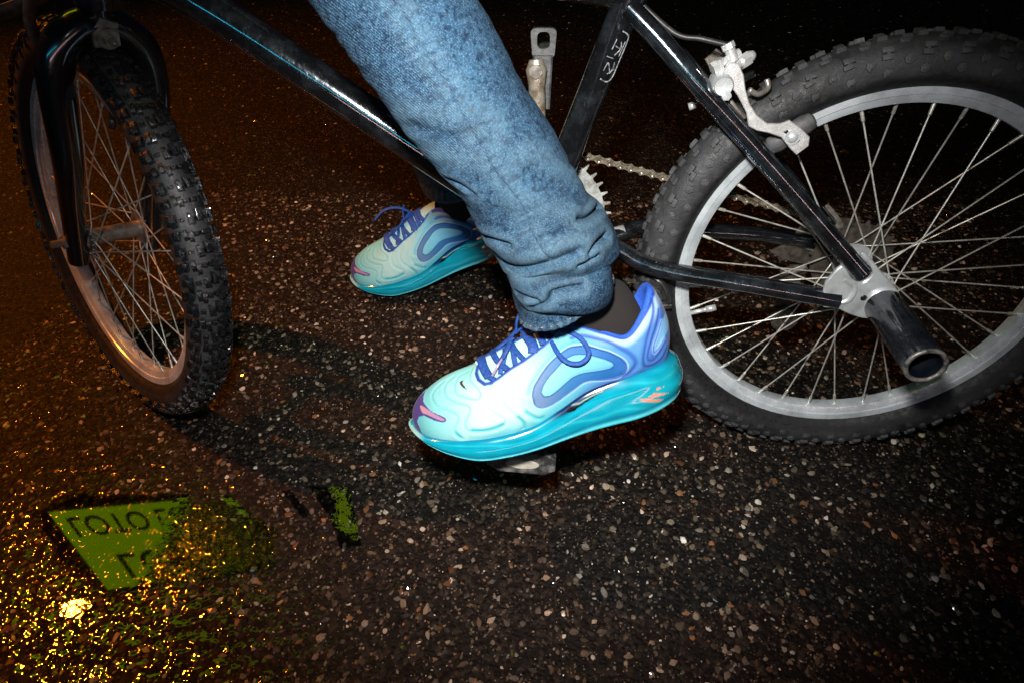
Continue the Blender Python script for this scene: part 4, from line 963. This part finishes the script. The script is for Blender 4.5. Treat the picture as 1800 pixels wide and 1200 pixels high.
# ================================================================== GROUND
rs = np.random.RandomState(12)
def gmat():
    m, nt, b = newmat('wet_asphalt'); co = coords(nt)
    big = noise(nt, co, 3.2, 5); mid = noise(nt, co, 60, 6, .7); fine = noise(nt, co, 520, 4, .8)
    v1 = N(nt, 'ShaderNodeTexVoronoi', Scale=190.); nt.links.new(co, v1.inputs['Vector'])
    v2 = N(nt, 'ShaderNodeTexVoronoi', Scale=420.); nt.links.new(co, v2.inputs['Vector'])
    c = mixc(nt, ramp(nt, mid, [(.35, 0.), (.7, 1.)]), (.0016, .0014, .0013), (.0075, .0060, .0050))
    c = mixc(nt, ramp(nt, v1.outputs['Color'], [(.66, 0.), (.72, 1.)], 'LINEAR'), c, (.022, .016, .012))
    c = mixc(nt, ramp(nt, v2.outputs['Color'], [(.86, 0.), (.90, 1.)]), c, (.14, .11, .08))
    nt.links.new(mixc(nt, ramp(nt, big, [(.35, 0.), (.65, .5)]), c, (.010, .008, .007)), b.inputs['Base Color'])
    nt.links.new(ramp(nt, noise(nt, co, 90, 3), [(.35, .45), (.65, .75)]), b.inputs['Roughness'])
    h1 = ramp(nt, v1.outputs['Distance'], [(0., 1.), (.55, 0.)])
    b.inputs['Specular IOR Level'].default_value = .12; vm = nt.nodes.new('ShaderNodeVectorMath'); vm.operation = 'DISTANCE'; vm.inputs[1].default_value = (-.90, -.44, 0); nt.links.new(co, vm.inputs[0])
    wet = ramp(nt, vm.outputs['Value'], [(.10, 1.), (.21, .45), (.34, .07), (1., .035)]); nt.links.new(wet, b.inputs['Coat Weight']); b.inputs['Coat Roughness'].default_value = .03
    cb2 = bump(nt, None, noise(nt, co, 84, 1, .35), 1., .0026)
    n1 = bump(nt, None, h1, .9, .0014); n2 = bump(nt, None, mid, .9, .0016, n1); bump(nt, b, fine, .7, .0007, n2); nt.links.new(cb2, b.inputs['Coat Normal'])
    return m
g = MB(); xs = np.concatenate([[-14, -8, -5], np.linspace(-3.2, 1.8, 26), [3, 6, 12]]); ys = np.concatenate([[-8, -4, -2], np.linspace(-1, 2.6, 20), [4, 8, 20]])
Gx, Gy = np.meshgrid(xs, ys, indexing='ij'); g.add(np.stack([Gx, Gy, 0*Gx], -1).reshape(-1, 3), grid_faces(len(xs), len(ys)))
go = obj('ground', g, gmat()); mark(go, 'dark wet asphalt ground under the bicycle', 'ground', kind='structure')

# aggregate: small stones bedded in the asphalt
def ico():
    t = (1+5**.5)/2; v = np.array([(-1, t, 0), (1, t, 0), (-1, -t, 0), (1, -t, 0), (0, -1, t), (0, 1, t), (0, -1, -t), (0, 1, -t), (t, 0, -1), (t, 0, 1), (-t, 0, -1), (-t, 0, 1)], float); v /= np.linalg.norm(v[0])
    f = [(0, 11, 5), (0, 5, 1), (0, 1, 7), (0, 7, 10), (0, 10, 11), (1, 5, 9), (5, 11, 4), (11, 10, 2), (10, 7, 6), (7, 1, 8), (3, 9, 4), (3, 4, 2), (3, 2, 6), (3, 6, 8), (3, 8, 9), (4, 9, 5), (2, 4, 11), (6, 2, 10), (8, 6, 7), (9, 8, 1)]
    return v, np.array(f)
iv, if_ = ico()
def stones(n, xr, yr, smin, smax, pal, seed, zf=(.25, .6)):
    q = np.random.RandomState(seed); x = q.uniform(*xr, n); y = q.uniform(*yr, n)
    r = smin+(smax-smin)*q.rand(n)**3.4; ang = q.rand(n)*6.3; fl = q.uniform(.35, .6, n); el = q.uniform(.6, 1., n)
    B = iv[None]*(1+.70*(q.rand(n, 12, 1)-.5)); B = B*np.stack([r, r*el, r*fl], 1)[:, None]
    c_, s_ = np.cos(ang)[:, None], np.sin(ang)[:, None]; X = np.stack([B[..., 0]*c_-B[..., 1]*s_+x[:, None], B[..., 0]*s_+B[..., 1]*c_+y[:, None], B[..., 2]+(-r*fl*q.uniform(*zf, n))[:, None]], -1)
    F = (if_[None]+12*np.arange(n)[:, None, None]).reshape(-1, 3)
    k = q.choice(len(pal), n, p=[p[1] for p in pal]); C = np.array([p[0] for p in pal])[k]*(.22+1.35*q.rand(n, 1)**2.0); C = np.repeat(np.concatenate([C, np.ones((n, 1))], 1), 12, 0)
    return X.reshape(-1, 3), F, C
pal = [((.20, .145, .095), .20), ((.36, .29, .21), .14), ((.10, .073, .053), .22), ((.55, .48, .39), .06), ((.022, .018, .015), .28), ((.22, .10, .042), .08), ((.80, .74, .66), .02)]
sv, sf, scx = [], [], []; nn = 0
for args in ((44000, (-1.25, .45), (-.50, .62), .0009, .0064, pal, 1), (17000, (-2.4, 1.3), (.3, 2.2), .0012, .0070, pal, 2), (12000, (-1.35, .55), (-.55, .75), .0004, .0012, pal, 3)):
    X_, F_, C_ = stones(*args); sv.append(X_); sf.append(F_+nn); scx.append(C_); nn += len(X_)
m, nt, b = newmat('aggregate'); a = N(nt, 'ShaderNodeAttribute', attribute_name='paint'); co = coords(nt); nz = noise(nt, co, 900, 3, .7)
nt.links.new(mixc(nt, 1.0, a.outputs['Color'], ramp(nt, nz, [(.3, .35), (.65, 1.)]), 'MULTIPLY'), b.inputs['Base Color'])
nt.links.new(ramp(nt, noise(nt, co, 60, 2), [(.4, .40), (.6, .75)]), b.inputs['Roughness']); bn = bump(nt, b, nz, .8, .0006); b.inputs['Specular IOR Level'].default_value = .2; b.inputs['Coat Weight'].default_value = .5; b.inputs['Coat Roughness'].default_value = .05
gr = MB().add(np.concatenate(sv), np.concatenate(sf)); go = obj('gravel', gr, m, col=np.concatenate(scx), smooth=False)
mark(go, 'small pale and brown stones bedded in the wet asphalt', 'gravel', kind='stuff')

# puddle: a thin film of water lying in several shallow hollows
HOLL = [([(-1.016, -.188), (-.981, -.156), (-.827, -.146), (-.804, -.170), (-.844, -.221), (-.837, -.275), (-.867, -.284), (-.940, -.247)], .007, 0.),
        ([(-.885, -.180), (-.770, -.150), (-.688, -.187), (-.673, -.239), (-.739, -.258), (-.845, -.279)], .010, 1.),
        ([(-.784, -.144), (-.767, -.143), (-.699, -.192), (-.711, -.202)], .0035, .12),
        ([(-.705, -.131), (-.690, -.130), (-.652, -.164), (-.662, -.171)], .0035, .3),
        ([(-.668, -.123), (-.614, -.121), (-.576, -.203), (-.602, -.209), (-.625, -.170)], .003, .05),
        ([(-.908, -.300), (-.900, -.293), (-.880, -.291), (-.870, -.300), (-.878, -.314), (-.899, -.314)], .0035, .07)]
gx = np.arange(-1.10, -.53, .0016); gy = np.arange(-.345, -.09, .0016); PX, PY = np.meshgrid(gx, gy, indexing='ij'); Q = np.stack([PX.ravel(), PY.ravel()], 1); Q3 = np.concatenate([Q, np.zeros((len(Q), 1))], 1)
wob = sum(np.sin(Q[:, 0]*a_+Q[:, 1]*b_+c_) for a_, b_, c_ in ((95, 40, 0), (60, -130, 2), (210, 90, 1), (-150, 220, 4), (330, -260, 5), (520, 380, 2), (-610, 300, 3)))/7
lvl = np.full(len(Q), -1.); rough_ = np.zeros(len(Q))
for poly, wv_, dry_ in HOLL:
    pl = np.array(poly); ring_ = np.concatenate([np.concatenate([pl, pl[:1]]), np.zeros((len(pl)+1, 1))], 1)
    ed = seg_dist(Q3, ring_); sd = np.where(in_poly(Q[:, 0], Q[:, 1], poly), ed, -ed)+wv_*wob-dry_*.010*sm(wob, .0, .4)
    rough_ = np.where(sd > lvl, dry_, rough_) if dry_ < 1 else np.where((sd > 0) & (lvl < .012), dry_, rough_); lvl = np.maximum(lvl, sd)
F = grid_faces(*PX.shape); kf = lvl > -.0022; F = F[kf[F].any(1)]
V = np.stack([Q[:, 0], Q[:, 1], .0025+0*lvl], 1); used = np.unique(F); mp = np.full(len(V), -1); mp[used] = np.arange(len(used))
rough_ = np.where((rough_ == 1) | (rough_ == 0), sm(Q[:, 0]+.012*wob, -.838, -.800), rough_)
pcol = np.stack([np.clip(.5+lvl/.003, 0, 1), rough_, 0*lvl, 1+0*lvl], 1)[used]
m = bpy.data.materials.new('water_film'); m.use_nodes = True; nt = m.node_tree; nt.nodes.clear()
om = nt.nodes.new('ShaderNodeOutputMaterial'); mx = nt.nodes.new('ShaderNodeMixShader'); fr_ = N(nt, 'ShaderNodeFresnel', IOR=1.5); tr = nt.nodes.new('ShaderNodeBsdfTransparent'); gl = N(nt, 'ShaderNodeBsdfGlossy', Roughness=.025); tr.inputs[0].default_value = (1, 1, 1, 1)
at = N(nt, 'ShaderNodeAttribute', attribute_name='paint'); sp = nt.nodes.new('ShaderNodeSeparateColor'); nt.links.new(at.outputs['Color'], sp.inputs[0])
mu = nt.nodes.new('ShaderNodeMath'); mu.operation = 'MULTIPLY'; cr_ = ramp(nt, sp.outputs[0], [(.30, 0.), (.75, 1.)]); nt.links.new(fr_.outputs[0], mu.inputs[0]); nt.links.new(cr_, mu.inputs[1])
co = coords(nt); nz1 = noise(nt, co, 105, 2, .5); nb_ = N(nt, 'ShaderNodeBump', Distance=.0030); nt.links.new(nz1, nb_.inputs['Height']); nt.links.new(sp.outputs[1], nb_.inputs['Strength']); nt.links.new(nb_.outputs[0], gl.inputs['Normal'])
nt.links.new(mixc(nt, cr_, (1., 1., 1.), (.45, .45, .45)), tr.inputs[0])
nt.links.new(mu.outputs[0], mx.inputs[0]); nt.links.new(tr.outputs[0], mx.inputs[1]); nt.links.new(gl.outputs[0], mx.inputs[2]); nt.links.new(mx.outputs[0], om.inputs[0])
pud = obj('puddle', MB().add(V[used], mp[F]), m, col=pcol); mark(pud, 'thin puddle reflecting a green sign on the asphalt', 'puddle', kind='structure')

# ================================================================== LIT THINGS SEEN AS REFLECTIONS, AND ONE ADDED STRIP
def emis(name, c, s):
    m = bpy.data.materials.new(name); m.use_nodes = True; nt = m.node_tree; nt.nodes.clear(); e = N(nt, 'ShaderNodeEmission', Strength=s); e.inputs[0].default_value = (*c, 1); o_ = nt.nodes.new('ShaderNodeOutputMaterial'); nt.links.new(e.outputs[0], o_.inputs[0]); return m
def bounce(px, dist):
    """point seen by reflection in the ground"""
    d = fw+rgt*((px[0]-900)/1132.4)-upp*((px[1]-600)/1132.4); G = CAM_W+d*(-CAM_W[2]/d[2]); d = unit(d); d[2] *= -1; return G+d*dist
# the board is a slanted four-sided panel; corners: bottom-left, top-left, top-right, bottom-right
MC = CAM_W*[1, 1, -1]; SGp = [(85, 900), (190, 1036), (634, 960), (604, 852)]
DR = [unit(bounce(p, 3.)-MC) for p in SGp]
tt_ = np.linalg.solve(np.stack([DR[1], -DR[2], DR[3]], 1), DR[0]); sc_t = 9.5/np.mean([1, *tt_])
bl, tl, tr_, brr = DR[0]*sc_t+MC, DR[1]*tt_[0]*sc_t+MC, DR[2]*tt_[1]*sc_t+MC, DR[3]*tt_[2]*sc_t+MC
ux, uz = brr-bl, tl-bl; nrm_ = unit(np.cross(ux, uz)); nrm_ *= np.sign((CAM_W-bl)@nrm_)
cen = (bl+tl+tr_+brr)/4
sign = empty('shop_sign', cen, 'green backlit sign with dark letters, mirrored in the puddle', 'sign')
def on_board(V): V = np.asarray(V); return bl+V[:, :1]*ux+V[:, 2:3]*uz+V[:, 1:2]*nrm_-cen
sq = lambda e: [(-e, -e), (1+e, -e), (1+e, 1+e), (-e, 1+e)]
mb = MB(); prism(sq(.02), -.12, -.004, mb, .003, on_board); obj('sign_box', mb, MAT['dark'], sign, smooth=False)
mb = MB(); prism(sq(0), -.003, .004, mb, .001, on_board); obj('lit_panel', mb, emis('green_glow', (.34, .55, .002), 4.3), sign, smooth=False)
def text(body, x, z, w_, h_):
    cu = bpy.data.curves.new('lettering', 'FONT'); cu.body = body; cu.size = 1; cu.offset = .012
    o = bpy.data.objects.new('lettering', cu); sc.collection.objects.link(o); dg = bpy.context.evaluated_depsgraph_get(); me = bpy.data.meshes.new_from_object(o.evaluated_get(dg)); bpy.data.objects.remove(o)
    P = np.array([v.co[:] for v in me.vertices]); P[:, 0] = x+(P[:, 0]-P[:, 0].min())/np.ptp(P[:, 0])*w_; P[:, 1] = z+(P[:, 1]-P[:, 1].min())/np.ptp(P[:, 1])*h_
    F = [list(p.vertices) for p in me.polygons]; obj('lettering', MB().add(on_board(np.stack([P[:, 0], np.full(len(P), .007), P[:, 1]], 1)), F), MAT['black'], sign, smooth=False)
text('LOTO LOTO', .03, .07, .46, .24)
text('LO TO', .09, .56, .36, .34)
# street lamp
lampo = empty('street_lamp', (LAMP[0]-.0, LAMP[1]+.0, 0), 'tall street lamp with a glowing orange globe', 'street lamp')
mb = MB(); tube((-.9, .2, 0), (-.9, .2, LAMP[2]+.25), .045, 16, mb, r2=.03, n=6); sweep(smooth_path([(-.9, .2, LAMP[2]+.2), (-.6, .14, LAMP[2]+.34), (-.1, .02, LAMP[2]+.24)], 8), .022, 12, mb=mb); obj('pole', mb, MAT['dark'], lampo)
mb = MB(); lathe([(.0001, .0), (.16, .02), (.13, .10), (.04, .14), (.0001, .15)], 'Z', 28, mb, (0, 0, LAMP[2]+.10)); obj('lamp_hood', mb, MAT['dark'], lampo)

# long turquoise neon strip across the street, behind the viewer: it gives the cool line on the glossy tubes
wn = empty('neon_strip', (-1.0, -5.2, 0), 'long turquoise neon strip on a dark post frame', 'neon light')
mb = MB(); prism([(-2.1, 2.36), (2.1, 2.36), (2.1, 2.64), (-2.1, 2.64)], -.10, -.02, mb, .01)
for x0 in (-2.0, 2.0): tube((x0, -.08, 0), (x0, -.08, 2.4), .03, 12, mb)
obj('neon_frame', mb, MAT['dark'], wn, smooth=False)
mb = MB(); tube((-2.0, 0, 2.5), (2.0, 0, 2.5), .045, 16, mb); obj('neon_tube', mb, emis('neon_glow', (.04, .62, .85), 11.0), wn)

added_strip = empty('neon_strip', (1.4, -3.4, 0), 'pale rose neon strip added low behind the viewer for long highlights', 'neon light')  # added lamp, put here to draw long highlights along the tubes
mb = MB(); prism([(-2.5, .92), (2.5, .92), (2.5, 1.08), (-2.5, 1.08)], -.08, -.02, mb, .01)
for x0 in (-2.3, 2.3): tube((x0, -.06, 0), (x0, -.06, .95), .025, 12, mb)
obj('neon_frame', mb, MAT['dark'], added_strip, smooth=False)
mb = MB(); tube((-2.4, 0, 1.0), (2.4, 0, 1.0), .022, 16, mb); obj('neon_tube', mb, emis('added_rose_glow', (1., .62, .58), 16.0), added_strip)
